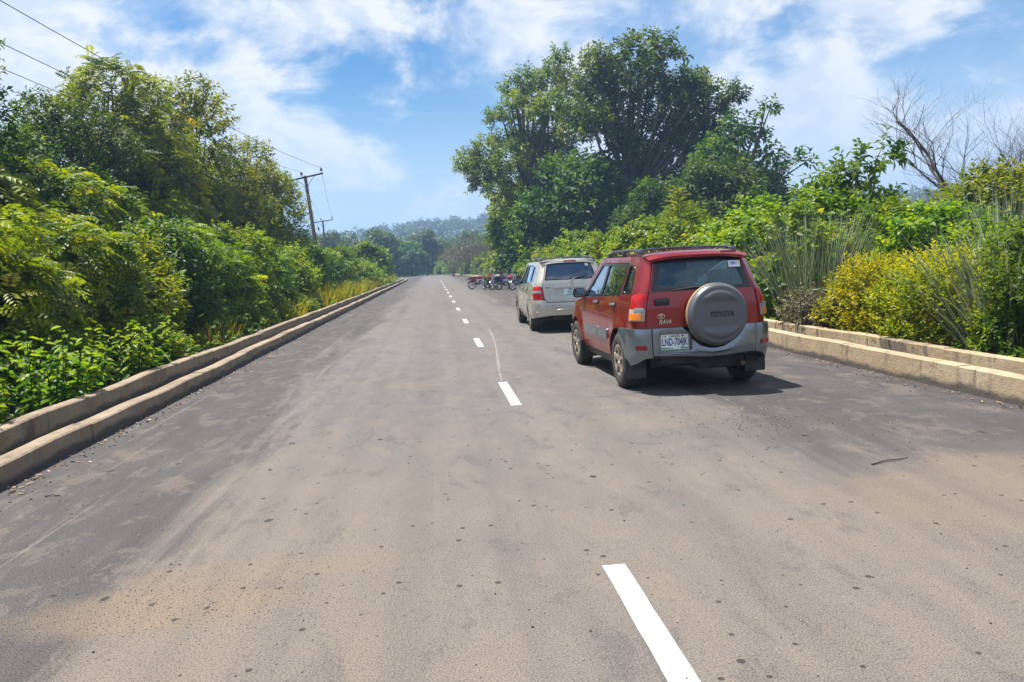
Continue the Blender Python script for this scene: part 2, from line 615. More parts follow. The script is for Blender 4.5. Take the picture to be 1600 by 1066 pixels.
M['lf_cyan'] = leaf_mat('cool_leaf', (0.014, 0.055, 0.012), (0.045, 0.125, 0.016), (0.13, 0.22, 0.02), trans=0.4)

# ------------------------------------------------------------------ ground and road
rng = np.random.default_rng(11)


def hill(x, y):
    d = math.hypot(x, y - 40)
    k = min(max((d - 230) / 420, 0), 1)
    k = k * k * (3 - 2 * k)
    a = math.atan2(x, y)
    return k * (27 + 4 * math.sin(a * 5 + 0.6) + 3.5 * math.sin(a * 13 + 2)) + 0.6 * k * mnoise.noise((x * 0.02, y * 0.02, 0))


def axis_steps(lo, hi, fine, far):
    out, v, st = [], 0.0, fine
    while v < hi:
        out.append(v)
        v += st
        st = min(st * 1.16, far)
    pos = out + [hi]
    out, v, st = [], 0.0, fine
    while v < -lo:
        out.append(-v)
        v += st
        st = min(st * 1.16, far)
    return sorted(set(out + [lo] + pos))


gx, gy = axis_steps(-1500, 1500, 2.0, 60), axis_steps(-300, 2200, 2.0, 60)
gv = [(x, y, hill(x, y) - 0.008 + (0.0)) for y in gy for x in gx]
nx = len(gx)
gq = [(j * nx + i, j * nx + i + 1, (j + 1) * nx + i + 1, (j + 1) * nx + i) for j in range(len(gy) - 1) for i in range(nx - 1)]
tag(link('ground', np_mesh('ground', gv, gq, smooth=True), mat=M['soil']), kind='structure')

LEFT_T, RIGHT_T = -4.56, 4.86
ss = [-14 + 0.8 * i for i in range(150)] + [106 + 3 * i for i in range(70)]
tt = np.linspace(LEFT_T - 0.02, RIGHT_T + 0.02, 13)
rv = [(t + bend(s), s, 0.0) for s in ss for t in tt]
rq = [(j * 13 + i, j * 13 + i + 1, (j + 1) * 13 + i + 1, (j + 1) * 13 + i) for j in range(len(ss) - 1) for i in range(12)]
ro = link('road', np_mesh('road', rv, rq, smooth=True), mat=M['road'])
ro.location = R0
ro.rotation_euler = (0, 0, ROAD_ANG)
tag(ro, kind='structure')

DASH_P, DASH_L, DASH_S = 6.75, 1.85, 1.90


def dash_mesh(i, s0, L):
    r = random.Random(i)
    w = 0.062
    pts = []
    nseg = 10
    for k in range(nseg + 1):
        s = s0 + L * k / nseg
        pts.append((-w + r.uniform(-.003, .003) + bend(s), s, 0))
        pts.append((w + r.uniform(-.003, .003) + bend(s), s, 0))
    q = [(2 * k, 2 * k + 1, 2 * k + 3, 2 * k + 2) for k in range(nseg)]
    return np_mesh('lane_dash', pts, q)


ORD = ['first', 'second', 'third', 'fourth', 'fifth', 'sixth', 'seventh', 'eighth', 'ninth', 'tenth', 'eleventh', 'twelfth',
       'thirteenth', 'fourteenth', 'fifteenth', 'sixteenth', 'seventeenth', 'eighteenth', 'nineteenth', 'twentieth',
       'twenty-first', 'twenty-second', 'twenty-third', 'twenty-fourth', 'twenty-fifth', 'twenty-sixth', 'twenty-seventh',
       'twenty-eighth', 'twenty-ninth', 'thirtieth']
for i in range(15):
    o = link('lane_dash', dash_mesh(i, DASH_S + DASH_P * i + 0.22, DASH_L), parent=ro, mat=M['paint'])
    o.location = (0, 0, 0.004)


# ------------------------------------------------------------------ concrete drain walls on both sides of the road
def wall_run(name, label, t_in, t_out, h, s0, s1, seg_len, mat, seed):
    """A cast wall between offsets t_in (towards the road) and t_out, cut into cast lengths that are each a part."""
    r = random.Random(seed)
    root = empty(name, road(0, 0), ROAD_ANG)
    root.location = R0
    tag(root, label, 'drain wall', 'drain walls along the road', 'thing')
    s = s0
    while s < s1:
        L = seg_len * r.uniform(0.8, 1.25)
        e = min(s + L, s1)
        n = max(2, int((e - s) / 0.35))
        dt, dh = r.uniform(-.012, .012), r.uniform(-.012, .012)
        g, rows = Geo(), []
        lo, hi = min(t_in, t_out), max(t_in, t_out)
        for k in range(n + 1):
            q = s + 0.006 + (e - s - 0.012) * k / n
            w = mnoise.noise((q * 0.35, seed * 3.1, 0)) * 0.035
            hh = h + dh + mnoise.noise((q * 0.8, seed * 7.7, 5)) * 0.022
            b = bend(q)
            j = lambda a: mnoise.noise((q * 2.7, a * 9.0, seed)) * 0.010
            rows.append([(lo + dt + w + b + j(1), q, -0.35), (lo + dt + w + b + j(2), q, hh - 0.012), (lo + dt + w + b + 0.018, q, hh + j(3) * .5),
                         (hi + dt + w + b - 0.018, q, hh + j(4) * .5), (hi + dt + w + b + j(5), q, hh - 0.014), (hi + dt + w + b + j(6), q, -0.35)])
        m = 6
        v = [p for row in rows for p in row]
        f = [(k * m + i, k * m + i + 1, (k + 1) * m + i + 1, (k + 1) * m + i) for k in range(n) for i in range(m - 1)]
        f += [tuple(range(m)), tuple(range(n * m + m - 1, n * m - 1, -1))]
        g.add(v, f)
        g.build('cast_length', mat, root, smooth=25)
        s = e
    return root


wall_run('drain_wall', 'low brown-stained, shade-darkened concrete kerb wall beside the road in front of the dense green thicket', LEFT_T, -4.76, 0.215, 2.0, 128, 3.6, M['concrete'], 1)
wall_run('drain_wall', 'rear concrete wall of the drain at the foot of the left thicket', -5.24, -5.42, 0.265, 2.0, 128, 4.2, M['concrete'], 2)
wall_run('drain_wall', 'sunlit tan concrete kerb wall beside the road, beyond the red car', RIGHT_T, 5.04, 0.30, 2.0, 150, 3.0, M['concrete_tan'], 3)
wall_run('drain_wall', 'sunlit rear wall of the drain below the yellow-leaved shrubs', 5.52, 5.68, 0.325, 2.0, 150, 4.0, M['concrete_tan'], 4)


# ------------------------------------------------------------------ plants
def unit(a):
    return a / np.maximum(np.linalg.norm(a, axis=1, keepdims=True), 1e-9)


class Foliage:
    """Leaves as numpy arrays; every leaf is two faces folded along its rib."""

    def __init__(self):
        self.V, self.Q, self.T, self.tq, self.tt, self.n = [], [], [], [], [], 0

    def leaves(self, pos, d, nor, ln, wd, tint, fold=0.22, curl=0.12, fine=True, heart=False):
        N = len(pos)
        ln = np.broadcast_to(np.asarray(ln, float), (N,))[:, None]
        wd = np.broadcast_to(np.asarray(wd, float), (N,))[:, None]
        side = unit(np.cross(d, nor))
        nor = np.cross(side, d)
        down = np.array([[0, 0, -1.0]])
        tip = pos + d * ln + down * ln * curl
        if fine:
            a, b = (0.22, 0.62) if heart else (0.33, 0.70)
            wa, wb = (0.56, 0.40) if heart else (0.5, 0.36)
            l1 = pos + d * ln * a + side * wd * wa + nor * wd * fold
            r1 = pos + d * ln * a - side * wd * wa + nor * wd * fold
            l2 = pos + d * ln * b + side * wd * wb + nor * wd * fold * .7 + down * ln * curl * .35
            r2 = pos + d * ln * b - side * wd * wb + nor * wd * fold * .7 + down * ln * curl * .35
            V = np.stack([pos, r1, r2, tip, l2, l1], 1).reshape(-1, 3)
            i = self.n + np.arange(N)[:, None] * 6
            Q = np.concatenate([i + np.array([[0, 1, 2, 3]]), i + np.array([[0, 3, 4, 5]])])
            self.Q.append(Q)
            self.tq.append(np.concatenate([tint, tint]))
        else:
            m = pos + d * ln * 0.45
            l1, r1 = m + side * wd * .5 + nor * wd * fold, m - side * wd * .5 + nor * wd * fold
            V = np.stack([pos, r1, tip, l1], 1).reshape(-1, 3)
            i = self.n + np.arange(N)[:, None] * 4
            self.T.append(np.concatenate([i + np.array([[0, 1, 2]]), i + np.array([[0, 2, 3]])]))
            self.tt.append(np.concatenate([tint, tint]))
        self.V.append(V)
        self.n += len(V)

    def shoots(self, r, P, A, L, k, ln, wd, spread=0.9, droop=0.25, tint0=None, up=0.5, **kw):
        """k leaves round each shoot."""
        N = len(P)
        t0 = r.random(N) if tint0 is None else tint0
        b1 = unit(np.cross(A, r.normal(size=(N, 3))))
        b2 = np.cross(A, b1)
        ph = r.random(N) * 6.28
        for j in range(k):
            f = (j + r.random(N) * .8) / k
            az = (ph + j * 2.4 + r.normal(size=N) * .3)[:, None]
            rad = np.cos(az) * b1 + np.sin(az) * b2
            sp = spread * (1.15 - 0.6 * f)[:, None]
            d = unit(A * (1 - sp * .55) + rad * sp + np.array([[0, 0, -droop]]) + r.normal(size=(N, 3)) * .16)
            nor = unit(A * .5 + np.array([[0, 0, up]]) + r.normal(size=(N, 3)) * .3)
            s = (0.65 + 0.55 * r.random(N)) * (1.1 - .35 * f)
            self.leaves(P + A * (L * f)[:, None], d, nor, ln * s, wd * s, np.clip(t0 * .65 + r.random(N) * .25 + f * .12, 0, 1), **kw)

    def fronds(self, r, P, A, L, k, flen, pairs, ln, wd, tint0=None, droop=0.35):
        """k pinnate leaves round each shoot."""
        N = len(P)
        t0 = r.random(N) if tint0 is None else tint0
        b1 = unit(np.cross(A, r.normal(size=(N, 3))))
        b2 = np.cross(A, b1)
        ph = r.random(N) * 6.28
        for j in range(k):
            az = (ph + j * 2.4)[:, None]
            rad = np.cos(az) * b1 + np.sin(az) * b2
            d = unit(A * .45 + rad * .9 + r.normal(size=(N, 3)) * .15)
            nor = unit(A + np.array([[0, 0, .7]]))
            side = unit(np.cross(d, nor))
            nor = np.cross(side, d)
            fl = flen * (0.7 + .5 * r.random(N))
            p0 = P + A * (L * (j + .5) / k)[:, None]
            tn = np.clip(t0 * .7 + r.random(N) * .3, 0, 1)
            for q in range(pairs):
                f = (q + .8) / pairs
                p = p0 + d * (fl * f)[:, None] + np.array([[0, 0, -1.0]]) * (fl * droop * f * f)[:, None]
                dd = d + np.array([[0, 0, -1.0]]) * (droop * 1.6 * f)
                s = math.sin(math.pi * (0.18 + 0.78 * f)) ** .6
                for sg in (-1, 1):
                    ld = unit(dd * .55 + side * sg + np.array([[0, 0, -.15]]) + r.normal(size=(N, 3)) * .08)
                    self.leaves(p, ld, nor, ln * s, wd * s, tn, fold=.1, curl=.08, fine=False)

    def blades(self, r, P, d0, L, w, bendy, tint, segs=5):
        """Arching grass blades."""
        N = len(P)
        side = unit(np.cross(d0, r.normal(size=(N, 3))))
        p, d = P.copy(), d0.copy()
        rows = []
        for k in range(segs + 1):
            f = k / segs
            ww = (w * (1 - f) ** .7 * (0.6 + .4 * min(1, f * 5)) + 0.0008)[:, None]
            rows += [p - side * ww, p + side * ww]
            d = unit(d + np.array([[0, 0, -1.0]]) * (bendy * (f + .15))[:, None])
            p = p + d * (L / segs)[:, None]
        m = 2 * (segs + 1)
        V = np.stack(rows, 1).reshape(-1, 3)
        i = self.n + np.arange(N)[:, None] * m
        for k in range(segs):
            self.Q.append(i + np.array([[2 * k, 2 * k + 1, 2 * k + 3, 2 * k + 2]]))
            self.tq.append(tint)
        self.V.append(V)
        self.n += len(V)

    def mesh(self, name, mat):
        Q = np.concatenate(self.Q) if self.Q else None
        T = np.concatenate(self.T) if self.T else None
        tint = np.concatenate(self.tq + self.tt)
        me = np_mesh(name, np.concatenate(self.V), Q, T, tint)
        me.materials.append(mat)
        return me


def sphere_dirs(r, n, zmin=-0.55):
    d = unit(r.normal(size=(int(n * 2.2) + 8, 3)))
    return d[d[:, 2] > zmin][:n]


def blob_shoots(r, blobs, density, zmin=-0.5, lift=0.45, inner=0.5):
    """Shoot positions and directions over a cluster of leafy clumps; shoots buried in a neighbouring clump are dropped."""
    Ps, As = [], []
    C = np.array([b[:3] for b in blobs], float)
    R = np.array([b[3] for b in blobs], float)
    for i in range(len(blobs)):
        n = max(6, int(density * 4 * math.pi * R[i] ** 2 * .75))
        d = sphere_dirs(r, n, zmin)
        rr = R[i] * (1.06 - inner * r.random(len(d)) ** 2.0)
        lump = 1 + .13 * np.sin(d[:, 0] * 7 + i) * np.sin(d[:, 1] * 6 + 2 * i) + .09 * np.sin(d[:, 2] * 9 + i)
        p = C[i] + d * (rr * lump)[:, None] * np.array([[1, 1, .85]])
        q = np.linalg.norm(p[:, None] - C[None], axis=2) / R[None]
        q[:, i] = 9
        keep = q.min(1) > 0.62
        keep &= p[:, 2] > 0.03
        Ps.append(p[keep])
        As.append(unit(d * .8 + np.array([[0, 0, lift]]) + r.normal(size=d.shape) * .3)[keep])
    return np.concatenate(Ps), np.concatenate(As)


def curve(a, b, sag, n=6, up=0.35):
    a, b = Vector(a), Vector(b)
    m = a.lerp(b, 0.5) + Vector((0, 0, (b - a).length * up * .3)) + sag
    return [a * (1 - t) ** 2 + m * 2 * t * (1 - t) + b * t * t for t in [k / (n - 1) for k in range(n)]]


def stem_mesh(seed, blobs, H, r0, name, mat, trunk_h=0.0, P=None, twigs=60, multi=5):
    """Trunk or stems, a limb to every clump, twigs out to some of the shoots."""
    r = random.Random(seed)
    g = Geo()
    ends = []
    if trunk_h > 0:
        top = Vector((r.uniform(-.06, .06) * H, r.uniform(-.06, .06) * H, trunk_h))
        path = curve((0, 0, -.2), top, Vector((r.uniform(-.05, .05) * H, r.uniform(-.05, .05) * H, 0)), 7, 0)
        g.tube(path, [r0 * (1.35 if k == 0 else 1.0 - .08 * k) for k in range(7)], 9)
        roots = [path[k] for k in (3, 4, 5, 6)]
    else:
        roots = [Vector((r.uniform(-.15, .15), r.uniform(-.15, .15), -.1)) for _ in range(multi)]
    for b in blobs:
        a = r.choice(roots)
        c = Vector(b[:3])
        if trunk_h > 0 and c.z < a.z * .8:
            a = roots[0]
        rr = r0 * (.55 if trunk_h > 0 else .8)
        n = 6
        pth = curve(a, c, Vector((r.uniform(-.1, .1), r.uniform(-.1, .1), 0)) * (c - a).length, n)
        g.tube(pth, [rr * (1 - .14 * k) for k in range(n)], 6)
        ends.append((c, b[3]))
    if P is not None and len(P):
        for _ in range(twigs):
            p = Vector(P[r.randrange(len(P))])
            c, br = min(ends, key=lambda e: (e[0] - p).length)
            g.tube([c, c.lerp(p, .5) + Vector((0, 0, -.06 * br)), p], [r0 * .16, r0 * .1, r0 * .04], 4, cap=False)
    me_o = g.build(name, mat, None, smooth=60)
    me = me_o.data
    bpy.data.objects.remove(me_o)
    return me


def ellipsoid_blobs(seed, R, H, zc, n, rb, zsq=0.75, skirt=0, cone=0.0):
    """n clumps spread through an uneven crown of radius R, top H."""
    r = random.Random(seed)
    rz = (H - zc)
    out = [(0, 0, zc + rz * .1, R * .55)]
    tries = 0
    while len(out) < n and tries < 4000:
        tries += 1
        a, z = r.uniform(0, 6.283), r.uniform(-.62, 1.0)
        rad = math.sqrt(max(0.03, 1 - z * z)) * r.uniform(.55, .98)
        b = R * r.uniform(*rb)
        sq = 1.0 - cone * max(0, z)
        p = (math.cos(a) * rad * (R - b * .55) * sq, math.sin(a) * rad * (R - b * .55) * sq, zc + z * (rz - b * .75))
        if all((p[0] - q[0]) ** 2 + (p[1] - q[1]) ** 2 + (p[2] - q[2]) ** 2 > (0.72 * b) ** 2 for q in out[1:]):
            out.append((*p, b))
    for k in range(skirt):
        a = 6.283 * k / skirt + r.uniform(-.4, .4)
        b = R * r.uniform(*rb) * .9
        out.append((math.cos(a) * R * .72, math.sin(a) * R * .72, b * .75 + r.uniform(0, .25) * zc, b))
    return out


PROTO = {}


def proto(key, stem, crown, stem_name='stems', crown_name='foliage'):
    PROTO[key] = (stem, crown, stem_name, crown_name)


def simple_bush(key, seed, R, H, nb, rb, dens, style, mat, wood='twig', zmin=-.6, lift=.5, **kw):
    r = np.random.default_rng(seed)
    bl = ellipsoid_blobs(seed, R, H, H * .42, nb, rb, skirt=kw.pop('skirt', 5))
    P, A = blob_shoots(r, bl, dens, zmin, lift)
    # neighbouring shoots share their tint, so light and dark clumps show
    tint = np.clip(.5 + .3 * np.sin(P[:, 0] * 3.1 + seed) * np.cos(P[:, 1] * 2.7) + .2 * r.normal(size=len(P)), 0, 1)
    f = Foliage()
    if style == 'pinnate':
        f.fronds(r, P, A, np.full(len(P), kw['L']), kw['k'], kw['flen'], kw['pairs'], kw['ln'], kw['wd'], tint)
    else:
        f.shoots(r, P, A, np.full(len(P), kw['L']), kw['k'], kw['ln'], kw['wd'], kw.get('spread', .9), kw.get('droop', .25), tint, fine=kw.get('fine', True), heart=kw.get('heart', False), fold=kw.get('fold', .2))
    stem = stem_mesh(seed, bl, H, kw.get('r0', .03), key + '_stems', M[wood], kw.get('trunk', 0.0), P, kw.get('twigs', 70))
    proto(key, stem, f.mesh(key + '_foliage', M[mat]), 'trunk' if kw.get('trunk') else 'stems', 'crown' if kw.get('trunk') else 'foliage')


# shrubs (metres, standing on the origin)
for i in range(3):
    simple_bush(f'pinnate{i}', 20 + i, 1.35, 2.7 + .25 * i, 20, (.26, .44), 17, 'pinnate', 'lf_bright', L=.2, k=4, flen=.42, pairs=5, ln=.15, wd=.066)
for i in range(3):
    simple_bush(f'ovate{i}', 30 + i, 1.3, 2.5 + .2 * i, 20, (.26, .42), 34, 'simple', ('lf_bright', 'lf_cyan', 'lf_mid')[i], L=.34, k=8, ln=.15, wd=.075, lift=.8)
for i in range(3):
    simple_bush(f'vine{i}', 40 + i, 1.45, 2.3 + .2 * i, 19, (.26, .42), 34, 'simple', ('lf_vine', 'lf_bright', 'lf_vine')[i], L=.28, k=6, ln=.155, wd=.125, heart=True, droop=.45, spread=1.0)
for i in range(2):
    simple_bush(f'yellow{i}', 50 + i, 1.15, 1.55 + .15 * i, 16, (.26, .42), 62, 'simple', 'lf_yellow', L=.30, k=9, ln=.095, wd=.045, spread=.75, droop=.05, lift=.9)
simple_bush('green_low0', 55, 1.0, 1.1, 12, (.3, .45), 52, 'simple', 'lf_bright', L=.24, k=8, ln=.11, wd=.065)
# trees of middle size on the verge: for the wall of trees behind the thicket
for i, (mt, st) in enumerate((('lf_dark', 's'), ('lf_olive', 'p'), ('lf_mid', 's'), ('lf_olive', 's'))):
    H = (9.2, 10.2, 10.6, 9.0)[i]
    R = (4.4, 3.3, 3.2, 3.4)[i]
    if st == 'p':
        simple_bush(f'tree{i}', 60 + i, R, H, 30, (.24, .36), 3.6, 'pinnate', mt, 'bark', L=.35, k=5, flen=.62, pairs=6, ln=.20, wd=.085, trunk=H * .45, r0=.17, twigs=160, skirt=6)
    else:
        simple_bush(f'tree{i}', 60 + i, R, H, 32, (.24, .38), 9.5, 'simple', mt, 'bark', L=.5, k=9, ln=.24, wd=.11, trunk=H * .45, r0=.18, twigs=160, skirt=6, fine=False)


# the tall trees behind the parked cars
def big_tree(key, seed, blobs, H, dens, mat, L, k, ln, wd, r0, spread=.9, fine=False, twigs=260):
    r = np.random.default_rng(seed)
    P, A = blob_shoots(r, blobs, dens, -.65, .35, .6)
    tint = np.clip(.45 + .28 * np.sin(P[:, 0] * 1.1 + seed) * np.cos(P[:, 2] * 1.3) + .24 * r.normal(size=len(P)), 0, 1)
    f = Foliage()
    f.shoots(r, P, A, np.full(len(P), L), k, ln, wd, spread, .3, tint, fine=fine)
    proto(key, stem_mesh(seed, blobs, H, r0, key + '_trunk', M['bark'], H * .38, P, twigs), f.mesh(key + '_crown', M[mat]), 'trunk', 'crown')


def traced(px, cx, depth, seed, dmul=1.0):
    """Clumps given as (column, row, radius) in the photo, set at the tree's own distance and spread in depth through its crown."""
    r = random.Random(seed)
    o = base(cx, depth)
    out = []
    for x, y, q in px:
        for k in range(2):
            rr = q / F_PX * depth * r.uniform(.62, .95)
            c = pix(x + r.uniform(-.5, .5) * q, y + r.uniform(-.4, .4) * q, depth) - o
            out.append((c.x, r.uniform(-1, 1) * dmul * (5.0 if k else 2.5), max(c.z, rr * .6), rr))
    return out


MAIN = [(990, 84, 24), (940, 98, 24), (1030, 98, 24), (965, 130, 30), (1062, 128, 26), (1010, 140, 32), (930, 150, 30), (1095, 140, 20), (1050, 170, 32), (1090, 180, 30), (980, 185, 34), (925, 205, 30),
        (1125, 165, 16), (1025, 215, 34), (1075, 225, 34), (965, 240, 36), (1115, 215, 24), (1130, 250, 30), (1015, 270, 36), (1070, 275, 36), (920, 270, 36), (955, 310, 40), (1020, 320, 40), (1080, 315, 36)]
LIGHT = [(868, 100, 18), (858, 125, 24), (890, 140, 26), (822, 130, 18), (800, 140, 16), (830, 165, 28), (795, 180, 24), (870, 180, 28), (905, 175, 24), (840, 215, 30), (795, 225, 26), (885, 225, 30),
         (755, 240, 20), (740, 262, 22), (770, 270, 24), (815, 262, 28), (860, 265, 30), (742, 290, 14), (790, 305, 22), (835, 305, 30), (880, 310, 34), (815, 345, 30), (860, 355, 34), (795, 370, 24)]
LOW = [(1150, 200, 14), (1185, 182, 9), (1170, 215, 14), (1140, 225, 20), (1120, 265, 28), (1160, 262, 28), (1195, 245, 14), (1185, 285, 28), (1215, 280, 20), (1245, 255, 10), (1232, 272, 12), (1120, 310, 34), (1165, 315, 34), (1205, 318, 28), (1235, 315, 18), (1090, 330, 34)]
big_tree('main_tree', 71, traced(MAIN, 1003, 63, 5), 19.6, 4.0, 'lf_dark', .9, 9, .52, .24, .36)
big_tree('light_tree', 72, traced(LIGHT, 850, 69, 6, .85), 20.0, 5.2, 'lf_fresh', .8, 9, .44, .18, .30)
big_tree('low_tree', 73, traced(LOW, 1150, 55, 7, .7), 11.2, 4.8, 'lf_dark', .8, 8, .50, .23, .24)
big_tree('shade_tree', 76, ellipsoid_blobs(73, 5.2, 9.4, 4.4, 36, (.18, .30), skirt=8), 9.4, 3.4, 'lf_dark', .8, 8, .52, .23, .28)
big_tree('small_tree', 74, ellipsoid_blobs(78, 1.15, 3.6, 2.1, 16, (.26, .42), skirt=3), 3.6, 16, 'lf_cyan', .35, 8, .22, .11, .07, twigs=60)
# trees of the middle distance, coarser
for i, (mt, R, H) in enumerate((('lf_far', 5.2, 11.5), ('lf_cyan', 4.6, 10.0), ('lf_olive', 4.2, 8.5))):
    big_tree(f'far_tree{i}', 80 + i, ellipsoid_blobs(80 + i, R, H, H * .5, 30, (.2, .34), skirt=8), H, 2.4, mt, 1.0, 8, .75, .38, .25, twigs=50)
# bushes of the middle distance
for i, (mt, R, H) in enumerate((('lf_bright', 2.6, 3.2), ('lf_vine', 2.4, 2.6), ('lf_mid', 2.4, 3.8))):
    simple_bush(f'far_bush{i}', 90 + i, R, H, 15, (.28, .44), 5.5, 'simple', mt, L=.45, k=8, ln=.34, wd=.2, fine=False, r0=.05, twigs=20)


# herbs, grasses, dry and bare wood
def herb(key, seed, n, h, spread_r, ln, wd, mat, k=14, droop=.75):
    r = np.random.default_rng(seed)
    f, g = Foliage(), Geo()
    for q in range(n):
        a, rad = r.random() * 6.28, spread_r * math.sqrt(r.random())
        b = np.array([math.cos(a) * rad, math.sin(a) * rad, 0])
        hh = h * (.6 + .5 * r.random())
        top = b + np.array([math.cos(a) * .18 * hh + r.normal() * .06, math.sin(a) * .18 * hh + r.normal() * .06, hh])
        g.tube([b - [0, 0, .1], (b + top) / 2 + r.normal(size=3) * .02, top], [.007, .006, .003], 4, cap=False)
        fr = np.linspace(.22, 1.0, k)
        P = b[None] * (1 - fr[:, None]) + top[None] * fr[:, None]
        az = np.arange(k) * 1.571 + r.random() * 6.28 + r.normal(size=k) * .25
        d = unit(np.stack([np.cos(az), np.sin(az), .55 - droop * (.4 + .6 * r.random(k))], 1))
        s = (1.15 - .55 * fr) * (.75 + .4 * r.random(k))
        f.leaves(P, d, np.tile([[0, 0, 1.0]], (k, 1)), ln * s, wd * s, np.clip(.25 + .5 * fr + .2 * r.normal(size=k), 0, 1), fold=.18, curl=.35)
    o = g.build(key, M['lf_nettle'], None)
    me = o.data
    bpy.data.objects.remove(o)
    proto(key, me, f.mesh(key + '_foliage', M[mat]), 'stems', 'foliage')


for i in range(3):
    herb(f'nettle{i}', 100 + i, 24, .85, .5, .17, .085, 'lf_nettle', 16)


def grass(key, seed, n, h, rad, w, mat, bendy=.14, lean=.35):
    r = np.random.default_rng(seed)
    a = r.random(n) * 6.28
    q = rad * np.sqrt(r.random(n))
    P = np.stack([np.cos(a) * q, np.sin(a) * q, np.full(n, -.03)], 1)
    d = unit(np.stack([np.cos(a) * lean * r.random(n), np.sin(a) * lean * r.random(n), np.ones(n)], 1) + r.normal(size=(n, 3)) * .1)
    f = Foliage()
    f.blades(r, P, d, h * (.5 + .6 * r.random(n)), np.full(n, w), bendy * (.4 + 1.2 * r.random(n)), r.random(n))
    proto(key, None, f.mesh(key, M[mat]), '', 'blades')


grass('tall_grass0', 110, 760, 1.9, .42, .0105, 'lf_grass', .13, .5)
grass('tall_grass1', 111, 620, 1.7, .46, .0100, 'lf_grass', .18, .65)
grass('tuft0', 112, 260, .62, .45, .009, 'lf_tuft', .12, .6)
grass('tuft1', 113, 240, .85, .5, .011, 'lf_tuft', .14, .6)


def branching(key, seed, h, r0, depth, spread, mat, leafmat=None, ln=.06, n0=1, lean=(0, 0, 0), name='branches', kids=(2, 3)):
    r = random.Random(seed)
    g = Geo()
    tips = []

    def grow(p, d, L, rad, dep):
        pts, rads = [p], [rad]
        for k in range(4):
            d = (d + Vector((r.uniform(-1, 1), r.uniform(-1, 1), r.uniform(-.6, .9))) * .22).normalized()
            p = p + d * (L / 4)
            pts.append(p)
            rads.append(rad * (1 - .11 * (k + 1)))
        g.tube(pts, rads, 5 if dep > 1 else 3, cap=False)
        tips.append(p)
        if dep <= 0:
            return
        for k in range(r.randint(*kids) + (1 if dep > 2 else 0)):
            q = pts[r.randint(2, 4)]
            a = r.uniform(0, 6.283)
            nd = (d + Vector((math.cos(a), math.sin(a), r.uniform(-.3, .7))) * spread).normalized()
            grow(q, nd, L * r.uniform(.55, .82), rads[-1] * r.uniform(.6, .85), dep - 1)
    for k in range(n0):
        a = 6.283 * k / n0
        d0 = Vector((math.cos(a) * .5 * (n0 > 1) + lean[0], math.sin(a) * .5 * (n0 > 1) + lean[1], 1)).normalized()
        grow(Vector((0, 0, -.1)), d0, h * .36, r0, depth)
    o = g.build(key, M[mat], None, smooth=60)
    me = o.data
    bpy.data.objects.remove(o)
    leaf = None
    if leafmat:
        rr = np.random.default_rng(seed)
        P = np.array([tuple(t) for t in tips])
        f = Foliage()
        f.shoots(rr, P, unit(rr.normal(size=P.shape) + [0, 0, .5]), np.full(len(P), ln * 2.5), 5, ln, ln * .5, fine=False)
        leaf = f.mesh(key + '_leaves', M[leafmat])
    proto(key, me, leaf, name, 'foliage')


branching('dead_tree', 121, 4.5, .10, 5, .95, 'bark_grey', None, lean=(-.3, 0, 0), kids=(3, 4))
branching('dead_tree1', 126, 3.8, .08, 5, .9, 'bark_grey', None, lean=(.25, 0, 0), kids=(3, 4))
branching('dry_bush', 122, 6.0, .07, 4, .55, 'twig', 'lf_dry', .17, n0=5, kids=(2, 3))
branching('dry_bush1', 123, 5.0, .06, 4, .6, 'twig', 'lf_dry', .17, n0=6, kids=(2, 3))
branching('brush_pile', 124, 1.1, .012, 4, .9, 'twig', 'lf_dry', .07, n0=9, kids=(2, 3))


def feather_sapling(key, seed, H):
    """A slender sapling with tiers of fine feathery side shoots."""
    r = np.random.default_rng(seed)
    f, g = Foliage(), Geo()
    g.tube([(0, 0, -.1), (.03, .02, H * .5), (0, 0, H)], [.03, .02, .005], 6)
    for q in range(64):
        z = H * (.22 + .78 * q / 64)
        a = q * 2.4 + r.normal() * .2
        L = (H - z) * .42 + .22
        d = np.array([math.cos(a), math.sin(a), .42])
        d /= np.linalg.norm(d)
        p0 = np.array([0, 0, z])
        tip = p0 + d * L
        g.tube([p0, p0 + d * L * .5 + [0, 0, .03], tip], [.008, .005, .002], 3, cap=False)
        n = int(L / .026)
        fr = np.linspace(.12, 1, n)
        P = p0[None] + d[None] * L * fr[:, None] + np.array([[0, 0, .05]]) * np.sin(fr * 3.14)[:, None]
        for sg in (-1, 1):
            s = np.cross(d, [0, 0, 1.0]) * sg
            dd = unit(np.tile(d * .45 + s, (n, 1)) + r.normal(size=(n, 3)) * .12 + [0, 0, .15])
            f.leaves(P, dd, np.tile([[0, 0, 1.0]], (n, 1)), np.full(n, .10) * (1.1 - .6 * fr), np.full(n, .028), np.clip(.55 + .25 * r.normal(size=n), 0, 1), fine=False)
    o = g.build(key, M['twig'], None)
    me = o.data
    bpy.data.objects.remove(o)
    proto(key, me, f.mesh(key + '_foliage', M['lf_bright']), 'stem', 'foliage')


feather_sapling('feather', 130, 3.0)

prng = random.Random(5)


def plant(key, name, loc, label, cat, group=None, scale=1.0, rz=None, sz=None, sink=0.0, mat=None):
    stem, crown, sn, cn = PROTO[key]
    rz = prng.uniform(0, 6.283) if rz is None else rz
    root = empty(name, (loc[0], loc[1], loc[2] - sink), rz)
    root.scale = (scale, scale, scale * (sz or 1.0))
    tag(root, label, cat, group)
    if stem is not None:
        link(sn, stem, root)
    if crown is not None:
        o = link(cn, crown, root)
        o['kind'] = 'stuff'
        if mat:
            o.material_slots[0].link = 'OBJECT'
            o.material_slots[0].material = M[mat]
    return root


